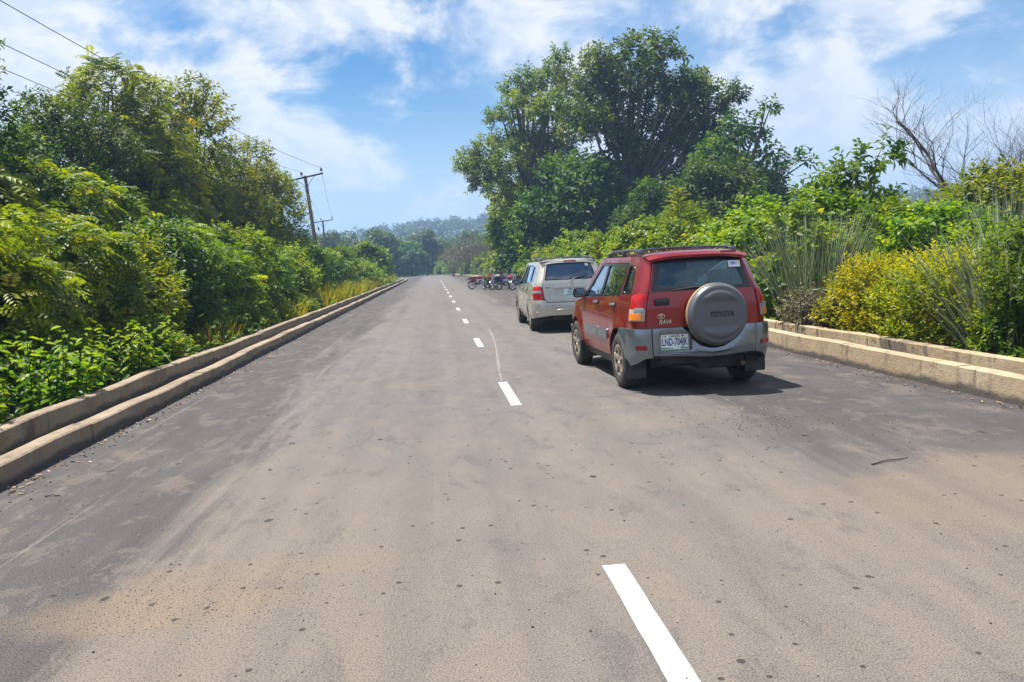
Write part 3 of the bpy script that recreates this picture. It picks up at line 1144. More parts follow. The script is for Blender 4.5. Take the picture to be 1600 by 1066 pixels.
# ---- left of the road: herbs, a thicket in two ranks, and trees behind
G_L1, G_L2 = 'bushes in the front rank of the left thicket', 'bushes in the rear rank of the left thicket'
front = [(9.6, -8.1, 'pinnate0', 1.0), (12.2, -7.5, 'pinnate1', .9), (14.6, -7.6, 'pinnate2', .92), (17.4, -7.9, 'ovate0', 1.1), (20.4, -7.7, 'ovate1', 1.1),
         (23.8, -7.9, 'pinnate0', 1.15), (27.5, -7.8, 'ovate2', 1.1), (31.5, -8.0, 'pinnate1', 1.1), (36, -7.8, 'ovate0', 1.2), (41, -8.0, 'pinnate2', 1.1),
         (46.5, -7.9, 'ovate1', 1.1), (52.5, -7.8, 'pinnate0', 1.1), (59, -7.9, 'ovate2', 1.15), (66, -7.9, 'far_bush0', .8), (74, -8.0, 'far_bush1', .85),
         (83, -8.2, 'far_bush0', .85), (92, -8.4, 'far_bush2', .8), (102, -9.0, 'far_bush0', .9), (113, -9.5, 'far_bush1', .95)]
KIND = {'pinnate': 'bright feathery-leaved bush', 'ovate': 'dense small-leaved green bush', 'far_bush': 'rounded yellow-green bush', 'vine': 'mound of broad-leaved creeper'}


def kind_of(k):
    return next(v for q, v in KIND.items() if k.startswith(q))


for i, (s, t, k, sc) in enumerate(front):
    plant(k, 'bush', road(t, s), f'{kind_of(k)}, {ORD[i]} along the left drain wall counting from the camera', 'bush', G_L1, sc)
rear = [(12.5, -11.2, 'pinnate2', 1.43), (15.5, -10.8, 'pinnate1', 1.43), (18.5, -11, 'pinnate0', 1.54), (22, -11, 'pinnate2', 1.54), (26, -11, 'ovate0', 1.59),
        (30.5, -11, 'pinnate1', 1.54), (35, -11, 'ovate2', 1.59), (40.5, -11, 'pinnate0', 1.59), (47, -11.2, 'pinnate2', 1.48), (54, -11.4, 'ovate1', 1.48), (62, -11.4, 'far_bush2', 1.0), (72, -12, 'far_bush0', 1.0), (84, -12.5, 'far_bush2', 1.0)]
for i, (s, t, k, sc) in enumerate(rear):
    plant(k, 'bush', road(t, s), f'tall {kind_of(k)}, {ORD[i]} in the rear rank of the left thicket', 'bush', G_L2, sc)
for i, s in enumerate((8.4, 9.5, 10.6, 11.7, 12.9, 14.2)):
    plant(f'nettle{i % 3}', 'leafy_herb', road(-6.05 - .25 * (i % 2), s), f'clump of tall herbs with drooping toothed leaves, {ORD[i]} behind the left drain wall', 'herb', 'drooping herbs behind the left drain wall', 1.0 + .12 * ((i * 7) % 3))
for i, (s, t, k) in enumerate(((15.6, -6.6, 'green_low0'), (19.5, -6.3, 'tuft0'), (24.5, -6.75, 'green_low0'), (28, -6.1, 'tuft1'), (33, -6.7, 'green_low0'), (38, -6.2, 'tuft1'), (42, -6.2, 'tuft1'), (46, -6.1, 'tuft1'), (50, -6.2, 'tuft1'), (55, -6.2, 'tuft1'), (60, -6.2, 'tuft1'), (66, -6.3, 'tuft1'), (73, -6.4, 'tuft1'), (80, -6.4, 'tuft1'), (88, -6.4, 'tuft1'))):
    g = k.startswith('tuft')
    plant(k, 'grass_tuft' if g else 'low_shrub', road(t, s), f"{'yellow-green grass tuft' if g else 'low bright green shrub'} at the drain edge, {ORD[i]} in the row below the left thicket", 'grass' if g else 'shrub', 'low growth along the left drain', (.8 if not g else 1.15) if s < 35 else 1.5, sz=.8 if not g else 1)

trees_l = [('tree0', 40, 25.0, .86, .92, 'dark dense tree with its crown in shade at the left edge', None),
           ('tree2', 128, 26.5, .84, .92, 'dark green tree with a domed crown above the feathery bushes', 'lf_dark'),
           ('tree1', 205, 31.0, .98, 1.0, 'yellowish feathery tree with the highest crown of the left trees', None),
           ('tree2', 318, 36.5, 1.02, 1.0, 'tree with knobbly sunlit top, second highest of the left trees', 'lf_olive'),
           ('tree3', 262, 33.0, .86, 1.0, 'olive tree between the two highest crowns on the left', None),
           ('tree3', 378, 41.0, .98, 1.0, 'olive-green tree whose drooping branch reaches towards the power pole', None),
           ('tree2', 425, 47.0, .80, .95, 'lower green tree just left of the power pole', None),
           ('tree2', -75, 19.0, .78, 1.12, 'tall tree with dark branches entering from the upper left corner', 'lf_dark')]
for k, x, dep, sc, sz, lab, mt in trees_l:
    plant(k, 'tree', base(x, dep), lab, 'tree', 'trees behind the left thicket', sc, sz=sz, mat=mt)
plant('far_tree2', 'tree', base(571, 84), 'small rounded yellow-green tree at the end of the left thicket', 'tree', None, .62, sz=.85, mat='lf_bright')

# ---- right of the road
G_R1, G_R2 = 'shrubs in the front rank right of the road', 'shrubs in the rear rank right of the road'
rfront = [(7.6, 7.4, 'vine0', .8), (9.1, 6.9, 'ovate2', .62), (10.7, 6.75, 'yellow1', .9), (12.3, 6.7, 'yellow0', .88), (16.6, 7.3, 'vine2', .95), (18.9, 7.1, 'vine1', 1.0),
          (21.5, 7.1, 'vine0', 1.0), (24.8, 7.0, 'vine1', 1.05), (28.5, 7.1, 'vine2', 1.05), (32.5, 7.2, 'vine0', 1.1), (37, 7.2, 'vine1', 1.1), (42, 7.2, 'vine2', 1.15), (48, 7.4, 'far_bush1', .8), (54, 7.4, 'far_bush0', .8)]
KIND2 = {'vine': 'mound of broad-leaved creeper', 'yellow': 'yellow-leaved shrub', 'green_low': 'low bright green shrub', 'far_bush': 'rounded bright green bush', 'ovate': 'small-leaved green bush', 'pinnate': 'feathery-leaved bush'}
kind2 = lambda k: next(v for q, v in KIND2.items() if k.startswith(q))
for i, (s, t, k, sc) in enumerate(rfront):
    plant(k, 'shrub', road(t, s), f'{kind2(k)}, {ORD[i]} along the right drain wall counting from the camera', 'shrub', G_R1, sc)
rrear = [(10.0, 8.9, 'vine1', .84), (11.9, 8.6, 'ovate0', .78), (13.5, 8.5, 'vine2', .84), (15.6, 8.9, 'ovate2', .84), (16.4, 10.9, 'vine1', .95), (20, 9.6, 'vine1', 1.2), (24, 9.8, 'vine2', 1.2),
         (28, 10, 'vine0', 1.25), (33, 10.2, 'ovate2', 1.25), (38.5, 10.4, 'vine2', 1.3), (45, 10.5, 'vine1', 1.3), (52, 10.8, 'far_bush1', .95), (13.4, 11.4, 'ovate1', .88), (18.6, 13.4, 'ovate2', .92), (23, 14.2, 'vine0', 1.1), (29, 15, 'ovate0', 1.15), (10.4, 11.2, 'ovate0', .9)]
for i, (s, t, k, sc) in enumerate(rrear):
    plant(k, 'shrub', road(t, s), f'{kind2(k)} rising behind the right front rank, {ORD[i]} of its rank', 'shrub', G_R2, sc)
plant('tall_grass0', 'grass_clump', base(1270, 16.2), 'tall grey-green grass clump between the creeper mounds right of the red car', 'grass', None, 1.32)
plant('tall_grass1', 'grass_clump', base(1302, 16.6), 'second grey-green grass clump, beside the small leafy tree', 'grass', None, 1.25)
plant('tall_grass1', 'grass_clump', base(1592, 10.4), 'arching grass clump at the right edge above the yellow shrubs', 'grass', None, 1.2)
plant('tall_grass0', 'grass_clump', base(1565, 14.5), 'feathery grass clump below the bare tree at the right edge', 'grass', None, 1.45)
plant('brush_pile', 'brush_pile', base(1262, 14.2, .1), 'heap of dry brown cut stems below the grey-green grass', 'brush', None, .95)
plant('brush_pile', 'brush_pile', base(1285, 13.6, .1), 'tangle of dry twigs at the drain edge beside the yellow shrubs', 'brush', None, .8)
plant('small_tree', 'small_tree', base(1334, 22), 'small leafy tree with two lobes standing alone against the sky', 'tree', None, 1.3)
plant('dead_tree', 'bare_tree', base(1540, 21), 'leafless grey tree spreading its twigs against the sky', 'tree', None, 1.7, rz=.3)
plant('dead_tree1', 'bare_tree', base(1600, 23), 'second leafless tree, at the right edge behind the grass', 'tree', None, 1.7, rz=2)
plant('ovate1', 'bush', base(1545, 20), 'dull green bush overgrowing the foot of the bare tree', 'bush', None, 1.25, mat='lf_olive')
plant('feather', 'sapling', base(1062, 27), 'feathery sapling with tiers of fine shoots before the dark trees', 'sapling', None, 1.32)
plant('feather', 'sapling', base(932, 34), 'smaller feathery sapling half hidden behind the beige car', 'sapling', None, .95)

plant('main_tree', 'tree', base(1003, 63), 'tallest dark green tree behind the parked cars', 'tree', 'tall trees behind the parked cars', 1.0, rz=0)
plant('light_tree', 'tree', base(850, 69), 'lighter olive-green tree leaning over the road beside the tallest tree', 'tree', 'tall trees behind the parked cars', 1.0, rz=0)
plant('low_tree', 'tree', base(1150, 55), 'lower spreading tree to the right of the tallest tree', 'tree', 'tall trees behind the parked cars', 1.0, rz=0)
plant('shade_tree', 'tree', base(905, 60), 'low shady tree filling the gap under the two tall trees', 'tree', 'tall trees behind the parked cars', 1.0, rz=4.4)
plant('shade_tree', 'tree', base(1120, 50), 'low dark tree at the right foot of the tall group', 'tree', 'tall trees behind the parked cars', .8, rz=3.3)
plant('shade_tree', 'tree', base(850, 66), 'low dark tree under the lighter olive tree', 'tree', 'tall trees behind the parked cars', .8, rz=.9)
plant('shade_tree', 'tree', base(1030, 54), 'low dark tree in front of the tallest trunk', 'tree', 'tall trees behind the parked cars', .72, rz=5.1)
plant('far_tree2', 'tree', base(755, 78), 'small outlying crown below the lighter olive tree', 'tree', 'tall trees behind the parked cars', .95, sz=1.15, mat='lf_fresh').location.x += 4.5

# ---- outer edge of the bend and the wood beyond it
for i in range(21):
    s = 60 + i * 8.0 + prng.uniform(-1.5, 1.5)
    k = f'far_bush{(i * 2) % 3}'
    plant(k, 'bush', road(7.8 + prng.uniform(-.3, .9), s), f'bright bush at the outer edge of the bend, {ORD[i]} beyond the motorcycles', 'bush', 'bushes along the outer edge of the bend', prng.uniform(.8, 1.15))
for i in range(16):
    s = 66 + i * 10.0 + prng.uniform(-2, 2)
    k = f'far_bush{(i * 2 + 1) % 3}'
    plant(k, 'bush', road(13 + prng.uniform(-1, 2), s), f'taller bush in the second row beyond the bend, {ORD[i]} past the motorcycles', 'bush', 'second row of bushes beyond the bend', prng.uniform(1.1, 1.5))
mids = [(548, 150, 'far_tree0', 0.66, 'dark crown rising behind the end of the left thicket'), (592, 165, 'far_tree0', 0.87, 'broad blue-green tree, tallest where the road disappears'),
        (618, 185, 'far_tree1', 0.90, 'dark green tree standing above the vanishing point of the road'), (645, 170, 'far_tree1', 0.74, 'creeper-draped green tree just right of the vanishing road'),
        (668, 190, 'far_tree0', 0.90, 'green tree behind the creeper-draped tree'), (692, 200, 'far_tree1', 0.86, 'blue-green tree left of the dry brown bushes'),
        (520, 175, 'far_tree0', 0.90, 'dark tree seen past the foot of the power pole'), (480, 190, 'far_tree1', 0.94, 'tree seen between the power pole and the olive trees'),
        (735, 215, 'far_tree0', 0.94, 'dark tree above the dry brown bushes'), (765, 180, 'far_tree1', 0.86, 'tree hidden behind the outlying olive crown'),
        (570, 230, 'far_tree1', 1.01, 'pale hazy tree on the slope above the dark crowns'), (655, 250, 'far_tree0', 1.01, 'hazy tree on the slope above the creeper-draped tree')]
for x, dep, k, sc, lab in mids:
    p = base(x, dep)
    plant(k, 'tree', (p.x, p.y, hill(p.x, p.y)), lab, 'tree', 'trees of the middle distance', sc)
for i, (x, dep, k, sc) in enumerate(((708, 134, 'dry_bush', 1.0), (728, 128, 'dry_bush1', 1.2), (746, 122, 'dry_bush', 1.35), (722, 145, 'dry_bush1', 1.4), (757, 132, 'dry_bush1', 1.5))):
    plant(k, 'dry_bush', base(x, dep), f"dry brown bush with bare twigs, {ORD[i]} of the brown patch left of the tall trees", 'bush', 'dry brown bushes', sc)


# far wood on the hills: one hazy mass nobody could count
def far_wood():
    r = np.random.default_rng(99)
    f = Foliage()
    n = 0
    while n < 1500:
        a = math.radians(r.uniform(-40, 42))
        d = math.sqrt(r.uniform(235 ** 2, 680 ** 2))
        x, y = math.sin(a) * d, math.cos(a) * d
        R, H = r.uniform(3.5, 6.2), r.uniform(8, 14)
        m = 70
        dd = sphere_dirs(r, m, -.3)
        m = len(dd)
        rr = 1 + .25 * np.sin(dd[:, 0] * 5 + n) * np.sin(dd[:, 1] * 4 + n)
        P = np.array([x, y, hill(x, y) + H * .56]) + dd * rr[:, None] * np.array([[R, R, H * .44]])
        A = unit(dd + r.normal(size=dd.shape) * .5)
        t = np.clip(r.random() * .6 + .3 * r.random(m), 0, 1)
        f.leaves(P - A * .7, unit(np.cross(A, r.normal(size=A.shape))), A, r.uniform(1.6, 2.6), r.uniform(1.2, 1.9), t, fine=False)
        n += 1
    return f.mesh('far_wood', M['lf_far'])


tag(link('far_wood', far_wood()), 'blue-green wood covering the hazy hills along the horizon', 'wood', kind='stuff')


# undergrowth that closes the gaps at ground level
def undergrowth(t0, t1, s0, s1, n, seed, hmax):
    r = np.random.default_rng(seed)
    f = Foliage()
    s = s0 + (s1 - s0) * r.random(n) ** 1.7
    t = t0 + (t1 - t0) * r.random(n)
    P = np.array([tuple(road(a, b)) for a, b in zip(t, s)])
    P[:, 2] = hmax * r.random(n) ** 1.6 * np.clip((np.abs(t) - 5.3) * .9, .25, 1)
    A = unit(r.normal(size=(n, 3)) * .5 + [0, 0, .8])
    k = np.clip(s / 26, .75, 3.0)
    tint = np.clip(.5 + .3 * np.sin(s * 1.7) * np.cos(t * 2.2) + .2 * r.normal(size=n), 0, 1)
    b1 = unit(np.cross(A, r.normal(size=A.shape)))
    b2 = np.cross(A, b1)
    for j in range(6):
        az = (j * 1.05 + r.random(n))[:, None]
        d = unit(A * .4 + np.cos(az) * b1 + np.sin(az) * b2)
        z = (.6 + .6 * r.random(n)) * k
        f.leaves(P, d, unit(A + [0, 0, .6]), .13 * z, .065 * z, np.clip(tint * .7 + .3 * r.random(n), 0, 1))
    return f


tag(link('undergrowth', undergrowth(-5.55, -14.5, 6, 110, 8500, 201, 1.1).mesh('undergrowth_left', M['lf_mid'])), 'low leafy undergrowth filling the ground under the left thicket', 'undergrowth', kind='stuff')
tag(link('undergrowth', undergrowth(5.85, 15, 6, 110, 8500, 202, 1.0).mesh('undergrowth_right', M['lf_vine'])), 'low leafy undergrowth filling the ground right of the road', 'undergrowth', kind='stuff')

# ------------------------------------------------------------------ cars
def paint_mat(name, col, metal, dust=0.25):
    m = Mat(name)
    sp = m.node('ShaderNodeSeparateXYZ')
    m.l.new(m.coord(), sp.inputs[0])
    n = m.noise(5, 6, 0.65)
    low = m.map(m.math('ADD', sp.outputs[2], m.math('MULTIPLY', n, 0.35)), 0.45, 0.95, dust, 0.0)
    c = m.mix(low, (*col, 1), (0.30, 0.22, 0.15, 1))
    m.set(Base_Color=c, Metallic=metal, Roughness=m.map(low, 0, dust, 0.32, 0.55))
    m.b.inputs['Coat Weight'].default_value = 1.0
    m.put(m.map(low, 0, dust, 0.03, 0.25), m.b.inputs['Coat Roughness'])
    return m.m


def glass_mat(name, tint, refl=0.06, grazing=1.6):
    """Thin tinted pane: clear through, mirrored at grazing angles."""
    m = Mat(name)
    tr = m.node('ShaderNodeBsdfTransparent')
    tr.inputs[0].default_value = (*tint, 1)
    gl = m.node('ShaderNodeBsdfGlossy')
    gl.inputs['Roughness'].default_value = 0.02
    gl.inputs['Color'].default_value = (0.80, 0.90, 1, 1)
    fr = m.node('ShaderNodeFresnel')
    fr.inputs['IOR'].default_value = 1.5
    f = m.math('ADD', m.math('MULTIPLY', fr.outputs[0], grazing), refl, clamp=True)
    ms = m.node('ShaderNodeMixShader')
    m.l.new(f, ms.inputs[0])
    m.l.new(tr.outputs[0], ms.inputs[1])
    m.l.new(gl.outputs[0], ms.inputs[2])
    m.l.new(ms.outputs[0], m.out.inputs['Surface'])
    return m.m


M['red_paint'] = paint_mat('red_paint', (0.25, 0.004, 0.006), 0.45, 0.08)
M['beige_paint'] = paint_mat('beige_paint', (0.52, 0.485, 0.42), 0.45, 0.18)
M['clad'] = flat('silver_cladding', (0.215, 0.25, 0.285), 0.24, 0.8, 0.08)
M['black'] = flat('black_plastic', (0.018, 0.018, 0.02), 0.5, 0, 0.12)
M['gloss_black'] = flat('gloss_black', (0.012, 0.013, 0.016), 0.12)
M['under'] = flat('underbody', (0.02, 0.019, 0.018), 0.85, 0, 0.4, (0.10, 0.08, 0.06))
M['rubber'] = flat('tyre_rubber', (0.022, 0.021, 0.021), 0.8, 0, 0.6, (0.11, 0.082, 0.055))
M['alloy'] = flat('alloy', (0.50, 0.46, 0.40), 0.38, 0.75, 0.5, (0.30, 0.2, 0.11))
M['rim_dust'] = flat('dusty_rim', (0.42, 0.29, 0.17), 0.7, 0.1, 0.5, (0.28, 0.18, 0.10))
M['chrome'] = flat('chrome', (0.75, 0.76, 0.78), 0.12, 1.0)
M['rail'] = flat('roof_rail_metal', (0.10, 0.115, 0.14), 0.3, 0.7)
M['cover'] = flat('spare_cover', (0.115, 0.118, 0.130), 0.38, 0.3, 0.2, (0.15, 0.14, 0.135))
M['cover_rim'] = flat('spare_cover_rim', (0.34, 0.24, 0.13), 0.6, 0.1, 0.5, (0.20, 0.14, 0.08))
M['seat'] = flat('seat_cloth', (0.075, 0.078, 0.085), 0.85)
M['seat_beige'] = flat('seat_beige', (0.16, 0.14, 0.11), 0.85)
M['lamp_red'] = flat('red_lens', (0.40, 0.008, 0.010), 0.12)
M['reflector'] = flat('red_reflector', (0.22, 0.008, 0.012), 0.15)
M['lamp_amber'] = flat('amber_lens', (0.80, 0.22, 0.02), 0.14)
M['lamp_clear'] = flat('clear_lens', (0.40, 0.33, 0.29), 0.14)
M['lamp_grey'] = flat('grey_lens', (0.25, 0.30, 0.32), 0.14)
M['glass_rear'] = glass_mat('rear_glass', (0.70, 0.90, 0.95), 0.0, 1.2)
M['glass_side'] = glass_mat('side_glass', (0.38, 0.50, 0.46), 0.20)
M['glass_front'] = glass_mat('windscreen', (0.80, 0.93, 0.92), 0.0, 1.0)
M['glass_dark'] = glass_mat('privacy_glass', (0.05, 0.065, 0.10), 0.14)
M['white_plate'] = flat('plate_white', (0.72, 0.78, 0.76), 0.4)
M['ink_blue'] = flat('plate_blue', (0.01, 0.03, 0.22), 0.5)
M['ink_teal'] = flat('plate_teal', (0.02, 0.36, 0.38), 0.5)
M['ink_red'] = flat('plate_maroon', (0.10, 0.01, 0.02), 0.5)
M['ink_green'] = flat('plate_green', (0.02, 0.22, 0.03), 0.5)
M['ink_black'] = flat('badge_black', (0.01, 0.01, 0.012), 0.4)
M['sticker'] = flat('sticker', (0.75, 0.77, 0.80), 0.5)
M['sticker_blue'] = flat('sticker_blue', (0.20, 0.32, 0.62), 0.5)
M['sticker_yellow'] = flat('sticker_yellow', (0.72, 0.62, 0.25), 0.5)
M['disc'] = flat('brake_disc', (0.05, 0.042, 0.035), 0.6, 0.5)


def smooth_table(tab):
    xs = np.array([t[0] for t in tab], float)
    ys = np.array([t[1] for t in tab], float)
    h = np.diff(xs)
    d = np.diff(ys) / h
    m = np.zeros(len(xs))
    m[0], m[-1] = d[0], d[-1]
    for i in range(1, len(xs) - 1):
        m[i] = 0 if d[i - 1] * d[i] <= 0 else 2 * d[i - 1] * d[i] / (d[i - 1] + d[i])

    def f(x):
        x = min(max(x, xs[0]), xs[-1])
        i = min(int(np.searchsorted(xs, x, 'right')) - 1, len(xs) - 2)
        t = (x - xs[i]) / h[i]
        return ((2 * t ** 3 - 3 * t ** 2 + 1) * ys[i] + (t ** 3 - 2 * t ** 2 + t) * h[i] * m[i] + (-2 * t ** 3 + 3 * t ** 2) * ys[i + 1] + (t ** 3 - t ** 2) * h[i] * m[i + 1])
    return f


def arc(cy, cz, r, a0, a1, n=12):
    return [(cy + r * math.cos(math.radians(a0 + (a1 - a0) * k / n)), cz + r * math.sin(math.radians(a0 + (a1 - a0) * k / n))) for k in range(n + 1)]


def fillet(poly, r, n=4):
    out = []
    N = len(poly)
    for i in range(N):
        p, a, b = Vector(poly[i]), Vector(poly[i - 1]), Vector(poly[(i + 1) % N])
        da, db = (a - p), (b - p)
        q = min(r, da.length * .45, db.length * .45)
        s, e = p + da.normalized() * q, p + db.normalized() * q
        for k in range(n + 1):
            t = k / n
            out.append(tuple(s * (1 - t) ** 2 + p * 2 * t * (1 - t) + e * t * t))
    return out


def inside(poly, x, y):
    c = False
    j = len(poly) - 1
    for i in range(len(poly)):
        xi, yi = poly[i]
        xj, yj = poly[j]
        if (yi > y) != (yj > y) and x < (xj - xi) * (y - yi) / (yj - yi) + xi:
            c = not c
        j = i
    return c


def edge_dist(loops, x, y):
    best = 9
    for poly in loops:
        for i in range(len(poly)):
            ax, ay = poly[i - 1]
            bx, by = poly[i]
            dx, dy = bx - ax, by - ay
            L = dx * dx + dy * dy
            t = 0 if L == 0 else min(1, max(0, ((x - ax) * dx + (y - ay) * dy) / L))
            best = min(best, math.hypot(x - ax - t * dx, y - ay - t * dy))
    return best


def densify(poly, res):
    out = []
    for i in range(len(poly)):
        a, b = poly[i], poly[(i + 1) % len(poly)]
        n = max(1, int(math.hypot(b[0] - a[0], b[1] - a[1]) / res))
        out += [(a[0] + (b[0] - a[0]) * k / n, a[1] + (b[1] - a[1]) * k / n) for k in range(n)]
    return out


class Body:
    """The skin of a car as one surface (u, z): u runs from the middle of the tail round the corner and along the flank."""

    def __init__(self, W, rear, front, cr, cf, width, back, nose, wheels, flare, crown):
        self.W, self.rear, self.front, self.cr, self.cf = W, rear, front, cr, cf
        self.width, self.back, self.nose = smooth_table(width), smooth_table(back), smooth_table(nose)
        self.wheels, self.flare, self.crown = wheels, flare, crown
        self.a = W - cr
        self.arc = cr * math.pi / 2

    def U(self, Y):
        return self.a + self.arc + (Y - self.rear - self.cr)

    def pt(self, u, z, off=0.0):
        sg = 1 if u >= 0 else -1
        u = abs(u)
        cr, cf = self.cr, self.cf
        side_end = self.U(self.front - cf)
        if u < self.a:
            x, y, nx, ny = u, self.rear, 0.0, -1.0
        elif u < self.a + self.arc:
            t = (u - self.a) / cr
            nx, ny = math.sin(t), -math.cos(t)
            x, y = self.a + cr * nx, self.rear + cr + cr * ny
        elif u < side_end:
            nx, ny = 1.0, 0.0
            x, y = self.W, self.rear + cr + (u - self.a - self.arc)
        elif u < side_end + cf * math.pi / 2:
            t = (u - side_end) / cf
            nx, ny = math.cos(t), math.sin(t)
            x, y = self.W - cf + cf * nx, self.front - cf + cf * ny
        else:
            nx, ny = 0.0, 1.0
            x, y = self.W - cf - (u - side_end - cf * math.pi / 2), self.front
        # flank bowed in plan, tail bowed too
        mid = (self.rear + self.front) / 2
        half = (self.front - self.rear) / 2
        k = (y - mid) / half
        wk = 1 - self.crown * k * k
        bow = 0.045 * (x / self.W) ** 2
        wr = max(0.0, 1 - (y - self.rear) / 0.75)
        wf = max(0.0, 1 - (self.front - y) / 0.9)
        Y = y + (self.back(z) + bow) * wr * wr * (3 - 2 * wr) + (self.nose(z) - 2.2 * bow) * wf * wf * (3 - 2 * wf)
        X = x * self.width(z) * wk
        if nx > .5:
            for wy, wz, wr_ in self.wheels:
                d = math.hypot(Y - wy, z - wz) - wr_
                if d > -0.08:
                    X += self.flare * math.exp(-(max(0, d) / 0.085) ** 2) * (1 if z > wz - .1 else max(0, 1 - (wz - .1 - z) / .15))
        X += nx * off
        Y += ny * off
        return Vector((sg * X, Y, z))

    def panel(self, name, poly, mat, parent, holes=(), off=0.0, thick=0.03, res=0.07, mirror=False, dome=0.0):
        """A piece of skin with outline poly in (u, z), turned to real thickness inwards."""
        loops = [densify(p, res) for p in (poly, *holes)]
        pts, edges = [], []
        for lp in loops:
            n = len(pts)
            pts += lp
            edges += [(n + i, n + (i + 1) % len(lp)) for i in range(len(lp))]
        us, zs = [p[0] for p in poly], [p[1] for p in poly]
        g = res
        x = min(us) + g / 2
        row = 0
        while x < max(us):
            y = min(zs) + g / 2 + (g / 2 if row % 2 else 0)
            while y < max(zs):
                if inside(loops[0], x, y) and not any(inside(h, x, y) for h in loops[1:]) and edge_dist(loops, x, y) > res * .42:
                    pts.append((x, y))
                y += g
            x += g * .87
            row += 1
        vs, es, fs, *_ = delaunay_2d_cdt([Vector(p) for p in pts], edges, [], 0, 1e-5)
        tri = []
        for f in fs:
            cx, cy = sum(vs[i].x for i in f) / len(f), sum(vs[i].y for i in f) / len(f)
            if inside(loops[0], cx, cy) and not any(inside(h, cx, cy) for h in loops[1:]):
                tri.append(tuple(f))
        sg = -1 if mirror else 1

        def at(v, o):
            d = 0.0
            if dome:
                e = edge_dist(loops, v.x, v.y)
                d = dome * (1 - math.exp(-e / 0.035))
            return self.pt(sg * v.x, v.y, o + d)
        outer = [at(v, off) for v in vs]
        inner = [at(v, off - thick) for v in vs]
        n = len(vs)
        F = [t for t in tri] + [tuple(i + n for i in reversed(t)) for t in tri]
        cnt = {}
        for t in tri:
            for k in range(len(t)):
                a, b = t[k], t[(k + 1) % len(t)]
                cnt[(a, b)] = cnt.get((a, b), 0) + 1
        for (a, b) in list(cnt):
            if (b, a) not in cnt:
                F.append((b, a, a + n, b + n))
        g = Geo()
        g.add(outer + inner, F)
        return g.build(name, mat, parent, smooth=38)


def text(name, body, size, loc, rot, mat, parent, width=None, extrude=0.002, bold=0.0, shear=0.0):
    cu = bpy.data.curves.new(name, 'FONT')
    cu.body = body
    cu.size = size
    cu.extrude = extrude
    cu.offset = bold
    cu.shear = shear
    cu.align_x, cu.align_y = 'CENTER', 'CENTER'
    cu.resolution_u = 3
    o = bpy.data.objects.new(name, cu)
    COL.objects.link(o)
    bpy.context.view_layer.update()
    if width:
        w = o.dimensions.x
        sx = width / w if w > 0 else 1
    else:
        sx = 1
    me = bpy.data.meshes.new_from_object(o.evaluated_get(bpy.context.evaluated_depsgraph_get()))
    bpy.data.objects.remove(o)
    for v in me.vertices:
        v.co.x *= sx
    me.materials.clear()
    me.materials.append(mat)
    o = link(name, me, parent)
    o.location, o.rotation_euler = loc, rot
    return o


REARWARD = (math.pi / 2, 0, 0)


def wheel(parent, loc, R, w, side, rim_r, spokes, rim_mat, steer=0.0):
    root = empty('wheel')
    root.parent = parent
    root.location = loc
    root.rotation_euler = (0, 0, steer)
    h = w / 2
    g = Geo()
    g.lathe([(rim_r, -h * .92), (rim_r + .02, -h), (R - .05, -h), (R - .012, -h * .80), (R, -h * .55), (R, h * .55), (R - .012, h * .80), (R - .05, h), (rim_r + .02, h), (rim_r, h * .92), (rim_r, -h * .92)], 40, cap=False)
    # tread blocks
    for k in range(44):
        a = 2 * math.pi * k / 44
        for q, off in ((-1, 0), (1, .5)):
            b = a + off * 2 * math.pi / 44
            rot = Matrix.Rotation(b, 3, 'X')
            g.box(rot @ Vector((q * h * .42, 0, R + .001)), (h * .62, .026, .012), rot=rot)
    g.build('tyre', M['rubber'], root, smooth=40)
    s = side
    g = Geo()
    g.lathe([(rim_r + .004, s * h * .93), (rim_r - .010, s * h * .97), (rim_r - .024, s * h * .93), (rim_r - .028, s * h * .70), (rim_r - .018, s * h * .68)], 36, cap=False)
    b = Geo()
    b.lathe([(rim_r - .026, s * h * .80), (rim_r - .04, s * h * .35), (rim_r - .04, -s * h * .6), (.03, -s * h * .6)], 36, cap=False)
    b.build('rim_barrel', M['under'], root, smooth=40)
    for k in range(spokes):
        a = 2 * math.pi * k / spokes
        rot = Matrix.Rotation(a, 3, 'X')
        v = []
        for (rr, ww, xo) in ((.035, .030, .72), (rim_r * .55, .019, .78), (rim_r - .02, .028, .86)):
            for dx in (-.018, .018):
                for dy in (-ww, ww):
                    v.append(rot @ Vector((s * (h * xo) + dx, dy, rr)))
        f = []
        for b in (0, 4):
            f += [(b, b + 1, b + 5, b + 4), (b + 2, b + 6, b + 7, b + 3), (b, b + 4, b + 6, b + 2), (b + 1, b + 3, b + 7, b + 5)]
        f += [(0, 2, 3, 1), (8, 9, 11, 10)]
        g.add(v, f)
    g.build('rim', rim_mat, root, smooth=35)
    g = Geo()
    g.lathe([(.001, s * h * .86), (.045, s * h * .84), (.06, s * h * .74), (.06, s * h * .5)], 20)
    g.build('hub_cap', M['alloy'], root, smooth=35)
    g = Geo()
    g.lathe([(rim_r * .72, s * h * .25), (rim_r * .72, s * h * .1)], 28)
    g.build('brake_disc', M['disc'], root)
    return root


